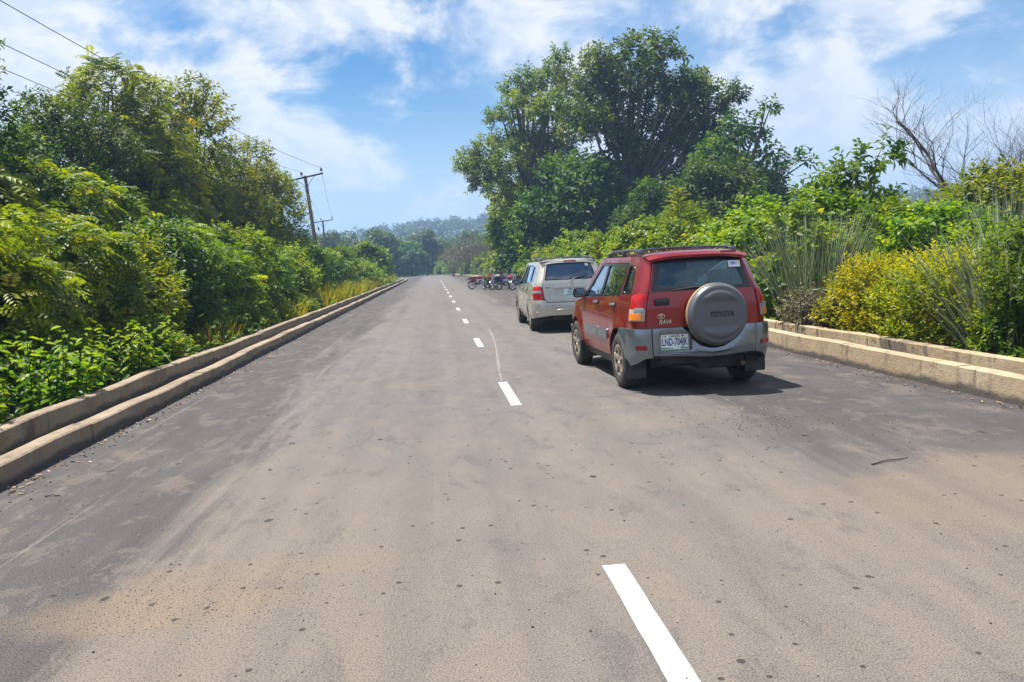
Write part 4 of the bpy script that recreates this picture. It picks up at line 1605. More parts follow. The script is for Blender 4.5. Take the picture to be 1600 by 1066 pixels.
def grid_panel(name, rows, mat, parent, thick=0.012, smooth=50):
    """A sheet through rows of points, with thickness downwards."""
    n, m = len(rows), len(rows[0])
    top = [Vector(p) for r in rows for p in r]
    g = Geo()
    nor = []
    for i in range(n):
        for j in range(m):
            a = Vector(rows[min(i + 1, n - 1)][j]) - Vector(rows[max(i - 1, 0)][j])
            b = Vector(rows[i][min(j + 1, m - 1)]) - Vector(rows[i][max(j - 1, 0)])
            q = a.cross(b)
            q = q.normalized() if q.length > 0 else Vector((0, 0, 1))
            nor.append(q if q.z > 0 or abs(q.z) < .05 and q.y > 0 else -q)
    bot = [p - q * thick for p, q in zip(top, nor)]
    N = n * m
    f = [(i * m + j, i * m + j + 1, (i + 1) * m + j + 1, (i + 1) * m + j) for i in range(n - 1) for j in range(m - 1)]
    f += [tuple(N + k for k in reversed(q)) for q in f]
    rim = [j for j in range(m)] + [i * m + m - 1 for i in range(1, n)] + [(n - 1) * m + j for j in range(m - 2, -1, -1)] + [i * m for i in range(n - 2, 0, -1)]
    f += [(rim[k], rim[(k + 1) % len(rim)], rim[(k + 1) % len(rim)] + N, rim[k] + N) for k in range(len(rim))]
    g.add(top + bot, f)
    return g.build(name, mat, parent, smooth=smooth)


def seat(parent, x, y, mat, w=.5, z=.62, head=True, name='seat'):
    root = empty(name)
    root.parent = parent
    root.location = (x, y, 0)
    Geo().box((0, .22, z), (w, .50, .16), .05).build('cushion', mat, root, smooth=60)
    Geo().box((0, -.08, z + .33), (w * .95, .15, .62), .06, Matrix.Rotation(math.radians(12), 3, 'X')).build('backrest', mat, root, smooth=60)
    if head:
        n = 1 if w < .7 else 3
        for k in range(n):
            hx = (k - (n - 1) / 2) * .42
            g = Geo().box((hx, -.17, z + .78), (.25, .10, .17), .045)
            g.tube([(hx - .06, -.155, z + .58), (hx - .06, -.165, z + .72)], .007, 5).tube([(hx + .06, -.155, z + .58), (hx + .06, -.165, z + .72)], .007, 5)
            g.build('headrest', mat, root, smooth=60)
    return root


def plate(parent, x, y, z, w, h, lines, bow=0.0):
    p = Geo().box((x, y, z), (w, .006, h), .002).build('number_plate', M['white_plate'], parent)
    for body, size, dx, dz, mat, width, bold in lines:
        text('lettering', body, size, (x + dx, y - .0045, z + dz), REARWARD, M[mat], p, width, .0008, bold)
    return p


def ellipse_ring(g, cx, cy, cz, rx, rz, t, n=28, depth=.006):
    """A flat ring facing the tail."""
    v, f = [], []
    for k in range(n):
        a = 2 * math.pi * k / n
        for r_, yy in ((1, 0), (1, -depth), (0, -depth), (0, 0)):
            v.append((cx + math.cos(a) * (rx - (0 if r_ else t)), cy + yy, cz + math.sin(a) * (rz - (0 if r_ else t))))
    for k in range(n):
        q = (k + 1) % n
        for j in range(4):
            f.append((k * 4 + j, q * 4 + j, q * 4 + (j + 1) % 4, k * 4 + (j + 1) % 4))
    g.add(v, f)


def emblem(parent, x, y, z, s):
    g = Geo()
    ellipse_ring(g, x, y, z, s, s * .66, s * .13)
    ellipse_ring(g, x, y, z + s * .22, s * .62, s * .28, s * .11)
    ellipse_ring(g, x, y, z - s * .02, s * .24, s * .56, s * .11)
    return g.build('emblem', M['chrome'], parent, smooth=40)


def build_suv(spec, loc, rz, label, group):
    """Everything the two cars share: skin panels, glass, wheels, cabin."""
    B, P, wb, tr = spec['body'], M[spec['paint']], spec['wb'], spec['R']
    car = empty('parked_suv', loc, rz)
    tag(car, label, 'car', group)
    U = B.U
    belt, roofz, wtop = spec['belt'], spec['roof'], spec['wtop']
    ar, wz = tr + .065, tr
    sill, gap = spec['sill'], .005
    bumper_top, front_y = spec['bumper_top'], wb
    qw, yc, yb, ya = spec['qwin'], spec['yC'], spec['yB'], spec['yA']
    S = lambda pts: [(U(y), z) for y, z in pts]
    for sgn, mir in ((-1, True), (1, False)):
        side = 'left' if mir else 'right'
        # quarter panel with the rear pillar
        q = [(spec['seam'], bumper_top + .006)] + S([(-ar * .26, bumper_top + .004)]) + S(arc(0, wz, ar, 102, -4, 14)) + S([(ar + .045, sill)])
        q += S([(ar + .06, .50), (ar - .02, .68), (yc + .10, .86), (yc + .03, 1.02), (yc, belt(yc)), (yc - .06, wtop), (yc - .06, roofz)])
        q += [(U(spec['dp_top']), roofz), (spec['seam'] + .01, roofz - .01), (spec['seam'] + .004, spec['lamp'][1] + .12), (spec['seam'], spec['lamp'][1])]
        B.panel('quarter_panel', q, P, car, [fillet(S(qw), .05)], mirror=mir, res=.06)
        B.panel('quarter_window', fillet(S([(y + (.012 if k < len(qw) / 2 else -.0), z) for k, (y, z) in enumerate(qw)]), .05), M[spec['side_glass']], car, off=-.014, thick=.005, mirror=mir, res=.09)
        B.panel('window_seal', fillet(S(qw), .05), M['gloss_black'], car, [fillet(S(spec['qwin_in']), .045)], off=.003, thick=.02, mirror=mir, res=.06)
        # rear door
        d = S([(ar + .05 + gap, sill), (yb - gap, sill), (yb - gap, belt(yb) - .004), (yc + gap, belt(yc) - .004), (yc + .03 + gap, 1.02), (yc + .10 + gap, .86), (ar - .02 + gap, .68), (ar + .06 + gap, .50)])
        do = B.panel('rear_door', d, P, car, mirror=mir, res=.075)
        fr = S([(yc + .004, belt(yc)), (yb - .002, belt(yb)), (yb - .05, wtop), (yc - .045, wtop)])
        gl = S([(yc + .055, belt(yc) + .025), (yb - .045, belt(yb) + .022), (yb - .085, wtop - .028), (yc + .01, wtop - .028)])
        B.panel('window_frame', fr, M['gloss_black'], do, [fillet(gl, .035)], off=.0, thick=.03, mirror=mir)
        B.panel('window', gl, M[spec['side_glass']], do, off=-.014, thick=.005, mirror=mir, res=.09)
        # front door
        fd = S([(yb + gap, sill), (ya - .02, sill), (ya + .02, .60), (ya - .0, belt(ya) - .004), (yb + gap, belt(yb) - .004)])
        df = B.panel('front_door', fd, P, car, mirror=mir, res=.075)
        fr = S([(yb + .002, belt(yb)), (ya + .02, belt(ya)), (spec['aTop'] + .02, wtop), (yb - .046, wtop)])
        gl = S([(yb + .045, belt(yb) + .022), (ya - .11, belt(ya) + .02), (spec['aTop'] - .02, wtop - .03), (yb - .005, wtop - .028)])
        B.panel('window_frame', fr, M['gloss_black'], df, [fillet(gl, .035)], thick=.03, mirror=mir)
        B.panel('window', gl, M[spec['side_glass']], df, off=-.014, thick=.005, mirror=mir, res=.09)
        for dr, hy in ((do, yc + .22), (df, yb + .16)):
            g = Geo()
            p = B.pt(sgn * U(hy), spec['handle_z'], .0)
            g.box((p.x, p.y, p.z), (.03, .19, .055), .012)
            g.build('handle_recess', M['black'], dr, smooth=50)
            g = Geo()
            g.tube([(p.x + sgn * .012, p.y - .085, p.z + .006), (p.x + sgn * .04, p.y - .06, p.z + .006), (p.x + sgn * .044, p.y + .03, p.z + .004), (p.x + sgn * .015, p.y + .085, p.z)], [.012, .013, .013, .010], 8)
            g.build('handle', M[spec['handle']], dr, smooth=60)
        # front wing
        fw = S([(ya + .03 + gap, sill)] + [(front_y + y, z) for y, z in arc(0, wz, ar, 184, 20, 16)] + [(B.front - .32, .62), (B.front - .16, .86), (B.front - .5, spec['hood_z'](B.front - .5)), (ya + .28, spec['hood_z'](ya + .28)), (ya + .03, belt(ya) + .0), (ya + gap, belt(ya) - .004), (ya + .025 + gap, .60)])
        B.panel('front_wing', fw, P, car, mirror=mir, res=.08)
        # roof rail skin and windscreen pillar
        pr = S([(yc - .052, wtop + .006), (spec['aTop'] + .02, wtop + .006), (ya + .03, belt(ya) + .006), (ya + .16, belt(ya) - .0), (spec['aTop'] + .10, roofz), (yc - .052, roofz)])
        B.panel('roof_pillar', pr, P, car, mirror=mir, res=.07)
        # sill
        B.panel('sill', S([(ar + .02, sill - .11), (front_y - ar - .02, sill - .11), (front_y - ar - .03, sill - .008), (ar + .03, sill - .008)]), M[spec['sill_mat']], car, off=-.01, thick=.08, mirror=mir, res=.15)
        # wheels
        for wy in (0, wb):
            wheel(car, (sgn * spec['track'], wy, tr), tr, spec['tyre_w'], sgn, spec['rim_r'], spec['spokes'], M[spec['rim_mat']], 0.0 if wy == 0 else spec.get('steer', 0))
            # wheel well
            g = Geo()
            pts = arc(wy, wz, ar + .012, -8, 188, 14)
            x0, x1 = sgn * (spec['track'] - spec['tyre_w'] * .62), sgn * (B.W - .055)
            v = [(x, y, z) for y, z in pts for x in (x0, x1)] + [(x, y, z) for y, z in arc(wy, wz, ar + .03, -8, 188, 14) for x in (x0, x1)]
            k = len(pts)
            f = [(2 * i, 2 * i + 1, 2 * i + 3, 2 * i + 2) for i in range(k - 1)] + [(2 * (k + i), 2 * (k + i) + 2, 2 * (k + i) + 3, 2 * (k + i) + 1) for i in range(k - 1)]
            g.add(v, f)
            g.build('wheel_well', M['under'], car)
            # mud flap
            Geo().box((sgn * spec['track'], wy - ar - .012, wz - .06), (spec['tyre_w'] + .05, .012, .26), .004).build('mud_flap', M['black'], car)
        # mirror
        p = B.pt(sgn * U(ya - .09), belt(ya) + .04)
        g = Geo()
        g.box((p.x + sgn * .095, p.y + .02, p.z + .035), (.19, .10, .15), .045)
        g.tube([(p.x - sgn * .01, p.y, p.z - .01), (p.x + sgn * .05, p.y + .015, p.z + .01)], [.035, .028], 8)
        mo = g.build('door_mirror', M[spec['mirror']], car, smooth=60)
        Geo().box((p.x + sgn * .095, p.y - .032, p.z + .035), (.155, .004, .115), .0015).build('mirror_glass', M['glass_dark'], mo)
        # headlamp
        B.panel('headlamp', [(U(B.front - .34), .66), (U(B.front - .34) + .55, .66), (U(B.front - .34) + .55, .80), (U(B.front - .34), .84)], M['lamp_clear'], car, off=.006, thick=.05, mirror=mir)
        # roof rack rail
        pts = []
        for k in range(13):
            t = k / 12
            y = spec['rack'][0] + (spec['rack'][1] - spec['rack'][0]) * t
            lift = min(1, min(t, 1 - t) * 7)
            hw = spec['roof_w'](y) * .92
            pts.append((sgn * hw, y, spec['roof_top'](y) - .035 + .062 * math.sqrt(lift)))
        g = Geo().tube(pts, .017, 8)
        rl = g.build('roof_rack_rail', M['rail'], car, smooth=60)
        for t in (0.04, .5, .96):
            y = spec['rack'][0] + (spec['rack'][1] - spec['rack'][0]) * t
            Geo().box((sgn * spec['roof_w'](y) * .92, y, spec['roof_top'](y) - .008), (.045, .13, .07), .018).build('rail_foot', M['rail'], rl, smooth=50)
    for y in spec['bars']:
        hw = spec['roof_w'](y) * .92
        z = spec['roof_top'](y) + .020
        Geo().tube([(hw * k, y, z + .022 * (1 - k * k)) for k in (-1, -.6, -.2, .2, .6, 1)], .013, 8).build('roof_bar', M['rail'], car, smooth=60)
    # roof
    rows = []
    y0, y1 = spec['roof_y']
    for i in range(11):
        y = y0 + (y1 - y0) * i / 10
        w = spec['roof_w'](y)
        row = []
        for j in range(17):
            t = -1 + 2 * j / 16
            row.append((w * t, y, roofz + (spec['roof_top'](y) - roofz) * (1 - abs(t) ** 3.2)))
        rows.append(row)
    grid_panel('roof', rows, P, car, .02)
    # windscreen
    rows = []
    for i in range(7):
        t = i / 6
        y, z = spec['aTop'] + .11 + (ya + .17 - spec['aTop'] - .11) * t, roofz + (belt(ya) - roofz) * t
        w = abs(B.pt(U(min(y, ya)), z).x) - .01
        rows.append([(w * k, y + .13 * (1 - k * k) * (.5 + .5 * t), z) for k in [-1 + j / 5 for j in range(11)]])
    grid_panel('windscreen', rows, M['glass_front'], car, .005)
    # bonnet
    rows = []
    for i in range(9):
        t = i / 8
        y = ya + .20 + (B.front - .22 - ya - .20) * t
        w = .74 - .10 * t * t
        rows.append([(w * k, y + .10 * (1 - k * k), spec['hood_z'](y) + .045 * (1 - k * k)) for k in [-1 + j / 6 for j in range(13)]])
    grid_panel('bonnet', rows, P, car, .02)
    # nose
    uf = U(B.front - B.cf) + B.cf * math.pi / 2
    full = uf + B.W - B.cf
    B.panel('front_bumper', [(U(wb + ar + .02), .30), (full - .002, .30), (full - .002, .62), (U(B.front - .33), .62), (U(wb + ar * .93), .60)], M[spec['bumper_mat']], car, off=.03, thick=.05)
    B.panel('front_bumper', [(U(wb + ar + .02), .30), (full - .002, .30), (full - .002, .62), (U(B.front - .33), .62), (U(wb + ar * .93), .60)], M[spec['bumper_mat']], car, off=.03, thick=.05, mirror=True)
    Geo().box((0, B.front - .07, .74), (.9, .05, .14), .02).build('grille', M['black'], car, smooth=40)
    # cabin and underside
    g = Geo()
    g.box((0, (B.rear + B.front) / 2 + .1, .40), (B.W * 1.30, B.front - B.rear - .45, .24))
    g.box((0, B.front - .62, .74), (1.30, .75, .30))
    g.build('floor_pan', M['under'], car)
    Geo().box((0, ya - .02, belt(ya) - .10), (B.W * 1.6, .42, .22), .05).build('dashboard', M['black'], car, smooth=50)
    g = Geo()
    ring = [(-.36 + .18 * math.cos(a), ya - .30 + .05 * math.sin(a), belt(ya) + .0 + .17 * math.sin(a)) for a in [2 * math.pi * k / 18 for k in range(19)]]
    g.tube(ring, .014, 6, cap=False)
    g.tube([(-.36, ya - .30, belt(ya)), (-.36, ya - .1, belt(ya) - .06)], .02, 6)
    g.build('steering_wheel', M['black'], car, smooth=60)
    sm = M[spec['seat']]
    for x in (-.36, .36):
        seat(car, x, yb - .10, sm, z=spec['seat_z'])
    seat(car, 0, yc - .12 + spec.get('bench', 0), sm, 1.28, spec['seat_z'], name='rear_bench')
    Geo().box((0, spec['aTop'] + .18, wtop - .06), (.22, .02, .06), .01).build('rear_view_mirror', M['black'], car)
    return car


def red_suv(loc, rz, label):
    B = Body(.872, -.72, 3.25, .15, .5,
             [(.20, .90), (.40, .965), (.60, .995), (.80, 1.0), (1.0, .985), (1.17, .95), (1.34, .885), (1.68, .765)],
             [(.25, .05), (.46, .0), (.79, .0), (1.0, .0), (1.2, .015), (1.4, .075), (1.68, .185)],
             [(.25, .0), (.6, .0), (.8, -.05), (1.0, -.16)],
             [(0, .355, .42), (2.49, .355, .42)], .032, .035)
    belt = lambda y: 1.185 - .045 * y
    spec = dict(body=B, paint='red_paint', wb=2.49, R=.355, belt=belt, roof=1.668, wtop=1.592, sill=.36, bumper_top=.79, seam=.742,
                qwin=[(.01, 1.20), (-.41, 1.215), (-.44, 1.26), (-.40, 1.46), (-.31, 1.56), (-.045, 1.582)], qwin_in=[(-.02, 1.225), (-.375, 1.24), (-.40, 1.27), (-.365, 1.445), (-.285, 1.535), (-.07, 1.555)],
                yC=.055, yB=1.0, yA=2.02, aTop=1.34, dp_top=-.50, lamp=(.885, 1.215), hood_z=smooth_table([(1.9, 1.09), (2.5, 1.03), (3.2, .93)]), handle_z=1.06, handle='chrome',
                side_glass='glass_side', sill_mat='black', track=.778, tyre_w=.215, rim_r=.205, spokes=5, rim_mat='alloy', mirror='gloss_black', bars=(-.08, .95), rack=(-.28, 1.30), roof_w=lambda y: abs(B.pt(B.U(min(max(y, -.4), 1.4)), 1.668).x) - .004,
                roof_top=smooth_table([(-.7, 1.70), (.3, 1.728), (1.0, 1.72), (1.5, 1.69)]), roof_y=(-.50, 1.48), bumper_mat='clad', seat='seat', seat_z=.60, steer=0.03, bench=.0)
    car = build_suv(spec, loc, rz, label, 'cars parked at the right kerb')
    U = B.U
    P = M['red_paint']
    cx, cz, cr = .12, .945, .372         # spare wheel
    # tailgate with the window opening
    tg = [(-.735, .80), (.735, .80), (.735, 1.66), (-.735, 1.66)]
    win = fillet([(-.715, 1.235), (.715, 1.235), (.71, 1.63), (-.71, 1.63)], .035)
    gate = B.panel('tailgate', tg, P, car, [win], res=.07)
    B.panel('rear_window', [(-.718, 1.232), (.718, 1.232), (.712, 1.632), (-.712, 1.632)], M['glass_rear'], gate, off=-.006, thick=.005, res=.1)
    B.panel('window_seal', win, M['gloss_black'], gate, [fillet([(-.63, 1.275), (.63, 1.275), (.60, 1.575), (-.60, 1.575)], .07)], off=-.002, thick=.003, res=.07)
    # wiper
    g = Geo()
    p = [B.pt(x, z, o) for x, z, o in ((.10, 1.262, .03), (-.12, 1.275, .03), (-.42, 1.248, .022))]
    g.tube(p, [.014, .011, .006], 6)
    g.build('wiper', M['black'], gate, smooth=60)
    # spoiler over the window
    rows = []
    for i, (dy, dz) in enumerate(((.22, .03), (.10, .028), (.0, .012), (-.075, -.012), (-.10, -.035), (-.085, -.05), (.02, -.022))):
        rows.append([(.672 * k * (1 - .02 * i), B.rear + .185 + dy + .05 * k * k, 1.696 + dz - .045 * abs(k) ** 3) for k in [-1 + j / 8 for j in range(17)]])
    grid_panel('spoiler', rows, P, gate, .012)
    Geo().box((.36, B.rear + .078, 1.684), (.20, .008, .028), .003).build('brake_light', flat('smoked_red', (.25, .04, .05), .15), gate)
    # window stickers
    y = lambda x, z: B.pt(x, z, .004).y
    tilt = math.atan2(B.pt(0, 1.5).y - B.pt(0, 1.4).y, .1)
    st = Geo().box((.455, y(.455, 1.53), 1.53), (.15, .002, .085), rot=Matrix.Rotation(-tilt, 3, 'X')).build('sticker', M['sticker'], gate)
    Geo().box((.44, y(.455, 1.53) - .003, 1.54), (.06, .002, .035), rot=Matrix.Rotation(-tilt, 3, 'X')).build('sticker_print', M['sticker_blue'], st)
    Geo().box((.50, y(.455, 1.53) - .003, 1.545), (.03, .002, .03), rot=Matrix.Rotation(-tilt, 3, 'X')).build('sticker_print', M['sticker_yellow'], st)
    # latch handle
    Geo().box((-.515, B.rear - .006, 1.115), (.175, .02, .085), .012).build('latch_plate', M['gloss_black'], gate, smooth=50)
    Geo().box((-.52, B.rear - .018, 1.117), (.125, .016, .042), .010).build('latch_handle', M['black'], gate, smooth=50)
    emblem(gate, -.535, B.rear - .003, .945, .048)
    text('badge', 'RAV4', .075, (-.49, B.rear - .006, .872), REARWARD, M['chrome'], gate, .155, .003, .001, .3)
    # bumper: wrap-round ends and a middle scooped out below the spare wheel
    ar = .42
    ends = [(.685, .80), (U(-.21), .792)] + [(U(a), b) for a, b in arc(0, .355, ar + .004, 118, 176, 8)] + [(U(-.46), .345), (U(-.54), .335), (.88, .37), (.78, .435), (.685, .455)]
    for mir in (True, False):
        e = B.panel('rear_bumper_end', ends, M['clad'], car, off=.042, thick=.06, res=.06, mirror=mir, dome=.012)
        B.panel('reflector', [(.745, .545), (.845, .545), (.845, .60), (.745, .60)], M['reflector'], e, off=.066, thick=.012, mirror=mir)
    mid = [(-.675, .47), (-.50, .462), (-.25, .452), (.0, .432), (.25, .432), (.45, .452), (.675, .465), (.675, .80), (cx + .415, .80)]
    mid += [(cx + .415 * math.cos(math.radians(a)), cz + .415 * math.sin(math.radians(a))) for a in range(-18, -163, -9)] + [(cx - .415, .80), (-.675, .80)]
    mid = [p for p in mid if p[1] <= .801]
    ho = [(-.575, .522), (-.178, .522), (-.178, .735), (-.575, .735)]
    rb = B.panel('rear_bumper', mid, M['clad'], car, [ho], off=.050, thick=.07, res=.05, dome=.016)
    Geo().box((-.377, B.rear + .01, .628), (.42, .02, .23)).build('plate_recess', M['clad'], rb)
    # a ridge along the lower edge
    pts = [B.pt(x, z, .070) for x, z in ((-.63, .492), (-.35, .487), (-.05, .487), (.1, .475), (.25, .487), (.42, .508), (.63, .512))]
    Geo().tube(pts, .011, 6).build('bumper_ridge', M['clad'], rb, smooth=60)
    plate(rb, -.377, B.rear - .012, .628, .345, .185, [('LND-704JK', .125, 0, -.004, 'ink_blue', .315, .0022), ('LAGOS', .034, .0, .069, 'ink_red', .12, .0008), ('118', .028, -.125, .069, 'ink_green', None, .0006), ('■', .03, .10, .069, 'ink_red', None, 0)])
    for k, (a, b, h) in enumerate(((-.165, -.09, .014), (-.12, -.02, .009), (.075, .10, .018), (.11, .165, .011))):
        Geo().box((-.377 + (a + b) / 2, B.rear - .0165, .628 - .082 + h / 2), (b - a, .002 + .0006 * k, h)).build('plate_print', M['ink_green'], rb)
    # spare wheel in its cover
    yb = B.rear
    g = Geo()
    g.lathe([(cr - .02, -(yb - .03)), (cr, -(yb - .07)), (cr, -(yb - .15))], 64, 'y', (cx, 0, cz))
    for i, v in enumerate(g.v):
        g.v[i] = (v[0], -v[1], v[2])
    rim = g.build('spare_wheel', M['cover_rim'], car, smooth=50)
    n, mm = 96, 44
    v, f = [(cx, yb - .225, cz)], []

    def face(r, a):
        rel = r / cr
        d = .222 - .012 * rel ** 2 - (.060 * max(0, (rel - .86) / .14) ** 2.4)
        px, pz = r * math.cos(a), r * math.sin(a)
        # two long bulges with crisp creases above and below the lettering
        for s_, z0 in ((1, .185), (-1, -.175)):
            t = (pz * s_ - abs(z0)) / .012
            if rel < .80:
                w = min(1, max(0, (.80 - rel) / .1))
                d += .022 * w / (1 + math.exp(-t))
        if rel < .74 and -.12 < pz < .17:
            d += 0
        return d
    for i in range(1, mm + 1):
        r = cr * 1.004 * (i / mm) ** .8
        for k in range(n):
            a = 2 * math.pi * k / n
            v.append((cx + r * math.cos(a), yb - face(r, a), cz + r * math.sin(a)))
    last = len(v)
    for k in range(n):
        a = 2 * math.pi * k / n
        v.append((cx + cr * 1.006 * math.cos(a), yb - .13, cz + cr * 1.006 * math.sin(a)))
    for k in range(n):
        f.append((0, 1 + k, 1 + (k + 1) % n))
        for i in range(mm):
            f.append((1 + i * n + k, 1 + (i + 1) * n + k, 1 + (i + 1) * n + (k + 1) % n, 1 + i * n + (k + 1) % n))
    cov = Geo().add(v, f).build('wheel_cover', M['cover'], rim, smooth=40)
    text('lettering', 'TOYOTA', .088, (cx + .02, yb - .2235, cz + .0), REARWARD, M['ink_black'], cov, .30, .003, .0022)
    Geo().lathe([(.16, yb - .0), (.16, yb - .06)], 24, 'y', (cx, 0, cz)).build('spare_bracket', M['black'], rim)
    # tail lamps
    for mir in (True, False):
        lamp = B.panel('tail_lamp', [(.75, .89), (1.0, .885), (1.015, 1.0), (1.0, 1.17), (.96, 1.205), (.86, 1.225), (.75, 1.215)], M['lamp_red'], car, off=.012, thick=.05, res=.045, mirror=mir, dome=.012)
        lens = B.panel('reversing_lens', [(.758, .895), (.98, .895), (.988, 1.035), (.758, 1.035)], M['lamp_clear'], lamp, off=.030, thick=.02, mirror=mir, res=.05, dome=.003)
        B.panel('indicator_lens', fillet([(.79, .908), (.945, .908), (.95, .985), (.79, .985)], .02), M['lamp_amber'], lamp, off=.038, thick=.01, mirror=mir, res=.05)
        B.panel('grey_lens', [(.775, 1.0), (.875, 1.0), (.875, 1.055), (.775, 1.055)], M['lamp_grey'], lamp, off=.039, thick=.01, mirror=mir, res=.05)
        # grey moulding along the doors
        for dr, y0, y1 in (('rear_door', .56, 1.04), ('front_door', 1.06, 1.88)):
            own = [c for c in car.children if c.name.split('.')[0] == dr][0 if mir else 1]
            B.panel('door_moulding', fillet([(U(y0), .575), (U(y1), .575), (U(y1), .715), (U(y0), .715)], .03), M['clad'], own, off=.018, thick=.022, mirror=mir, res=.08, dome=.006)
    # underside: axle, exhaust, tank
    g = Geo()
    g.tube([(-.6, 0, .30), (.6, 0, .30)], .045, 8)
    g.build('rear_axle', M['under'], car)
    Geo().tube([(.45, .6, .30), (.48, -.2, .30), (.50, -.70, .315)], .03, 10).build('exhaust_pipe', flat('rusty_steel', (.12, .075, .05), .6, .6), car, smooth=50)
    g = Geo().box((.28, -.42, .33), (.62, .28, .17), .06)
    g.build('silencer', M['under'], car, smooth=50)
    Geo().box((-.25, -.50, .40), (.55, .32, .12), .04).build('undertray', M['under'], car, smooth=50)
    # behind the bumper
    Geo().box((0, B.rear + .1, .60), (1.4, .16, .34)).build('rear_crossmember', M['under'], car)
    Geo().box((0, B.rear + .42, .86), (1.36, .66, .05)).build('luggage_floor', M['seat'], car)
    return car


def beige_suv(loc, rz, label):
    B = Body(.912, -.98, 3.60, .21, .5,
             [(.20, .90), (.42, .965), (.62, .995), (.85, 1.0), (1.0, .985), (1.15, .945), (1.32, .880), (1.68, .765)],
             [(.25, .08), (.42, .0), (.70, .0), (.9, .02), (1.15, .04), (1.22, .06), (1.4, .14), (1.68, .285)],
             [(.25, .0), (.6, .0), (.8, -.05), (1.0, -.16)],
             [(0, .36, .42), (2.715, .36, .42)], .028, .045)
    belt = lambda y: 1.165 - .03 * y
    spec = dict(body=B, paint='beige_paint', wb=2.715, R=.36, belt=belt, roof=1.665, wtop=1.585, sill=.36, bumper_top=.775, seam=.74,
                qwin=[(.135, 1.185), (-.46, 1.205), (-.50, 1.24), (-.36, 1.46), (-.24, 1.55), (.09, 1.57)], qwin_in=[(.105, 1.21), (-.42, 1.228), (-.46, 1.25), (-.33, 1.44), (-.22, 1.525), (.065, 1.545)],
                yC=.18, yB=1.10, yA=2.16, aTop=1.42, dp_top=-.62, lamp=(.79, 1.10), hood_z=smooth_table([(1.9, 1.10), (2.7, 1.04), (3.6, .92)]), handle_z=1.02, handle='beige_paint',
                side_glass='glass_dark', sill_mat='beige_paint', track=.785, tyre_w=.225, rim_r=.205, spokes=5, rim_mat='alloy', mirror='gloss_black', bars=(-.25, .9), rack=(-.55, 1.25), roof_w=lambda y: abs(B.pt(B.U(min(max(y, -.6), 1.4)), 1.665).x) - .004,
                roof_top=smooth_table([(-.9, 1.69), (.3, 1.725), (1.0, 1.715), (1.6, 1.68)]), roof_y=(-.70, 1.53), bumper_mat='beige_paint', seat='seat_beige', seat_z=.70)
    car = build_suv(spec, loc, rz, label, 'cars parked at the right kerb')
    U = B.U
    P = M['beige_paint']
    tg = fillet([(-.60, .715), (.60, .715), (.66, .80), (.732, 1.12), (.732, 1.66), (-.732, 1.66), (-.732, 1.12), (-.66, .80)], .04)
    win = fillet([(-.715, 1.225), (.715, 1.225), (.70, 1.615), (-.70, 1.615)], .05)
    rec = fillet([(-.40, .86), (.40, .86), (.41, 1.03), (-.41, 1.03)], .02)
    gate = B.panel('tailgate', tg, P, car, [win, rec], res=.07)
    B.panel('plate_recess', [(-.42, .85), (.42, .85), (.42, 1.04), (-.42, 1.04)], P, gate, off=-.03, thick=.01, res=.1)
    B.panel('gate_trim', [(-.44, 1.04), (.44, 1.04), (.45, 1.075), (-.45, 1.075)], P, gate, off=.03, thick=.04, res=.08)
    B.panel('rear_window', win, M['glass_dark'], gate, off=-.006, thick=.005, res=.1)
    B.panel('window_seal', win, M['gloss_black'], gate, [fillet([(-.68, 1.25), (.68, 1.25), (.665, 1.59), (-.665, 1.59)], .05)], off=-.002, thick=.003, res=.07)
    p = [B.pt(x, z, o) for x, z, o in ((.0, 1.165, .03), (.06, 1.235, .035), (.20, 1.285, .03), (.44, 1.315, .02))]
    Geo().tube(p, [.018, .015, .011, .007], 6).build('wiper', M['black'], gate, smooth=60)
    B.panel('sticker', [(.50, 1.54), (.585, 1.54), (.585, 1.595), (.50, 1.595)], M['sticker'], gate, off=.003, thick=.002)
    rows = []
    for i, (dy, dz) in enumerate(((.20, .045), (.08, .04), (.0, .02), (-.05, -.005), (-.055, -.03), (.0, -.045))):
        rows.append([(.672 * k * (1 - .02 * i), B.rear + .285 + dy + .05 * k * k, 1.675 + dz - .045 * abs(k) ** 3) for k in [-1 + j / 8 for j in range(17)]])
    grid_panel('spoiler', rows, P, gate, .012)
    Geo().box((.02, B.rear + .237, 1.668), (.30, .02, .030), .008).build('brake_light', M['lamp_red'], gate, smooth=40)
    emblem(gate, .02, B.rear - .008, 1.105, .05)
    text('badge', 'V6', .04, (-.53, B.rear - .002, .865), REARWARD, M['chrome'], gate, None, .002)
    Geo().box((-.56, B.rear + .022, 1.06), (.13, .006, .02), .002).build('badge', M['chrome'], gate)
    pl = plate(gate, -.02, B.rear + .018, .94, .34, .165, [('NU', .12, .0, -.01, 'ink_teal', .14, .003)])
    Geo().box((-.02, B.rear + .0135, 1.005), (.10, .002, .022)).build('plate_print', M['ink_blue'], pl)
    Geo().box((-.04, B.rear + .0135, .873), (.22, .0025, .02)).build('plate_print', M['ink_teal'], pl)
    for mir in (True, False):
        lamp = B.panel('tail_lamp', fillet([(.672, .79), (1.0, .785), (1.04, .92), (1.04, 1.06), (.99, 1.095), (.84, 1.10), (.742, 1.085)], .03), M['lamp_red'], car, off=.012, thick=.05, res=.05, mirror=mir, dome=.014)
        B.panel('clear_lens', fillet([(.73, .945), (1.01, .935), (1.01, .995), (.74, 1.0)], .015), M['lamp_grey'], lamp, off=.032, thick=.01, mirror=mir, res=.06)
        e = [(.0 if not mir else .0005, .425), (.0 if not mir else .0005, .705), (.62, .705), (.668, .775), (.95, .775), (U(-.10), .77)] + [(U(a), b) for a, b in arc(0, .36, .42, 104, 176, 9)] + [(U(-.46), .33), (U(-.60), .33), (.95, .36), (.6, .41)]
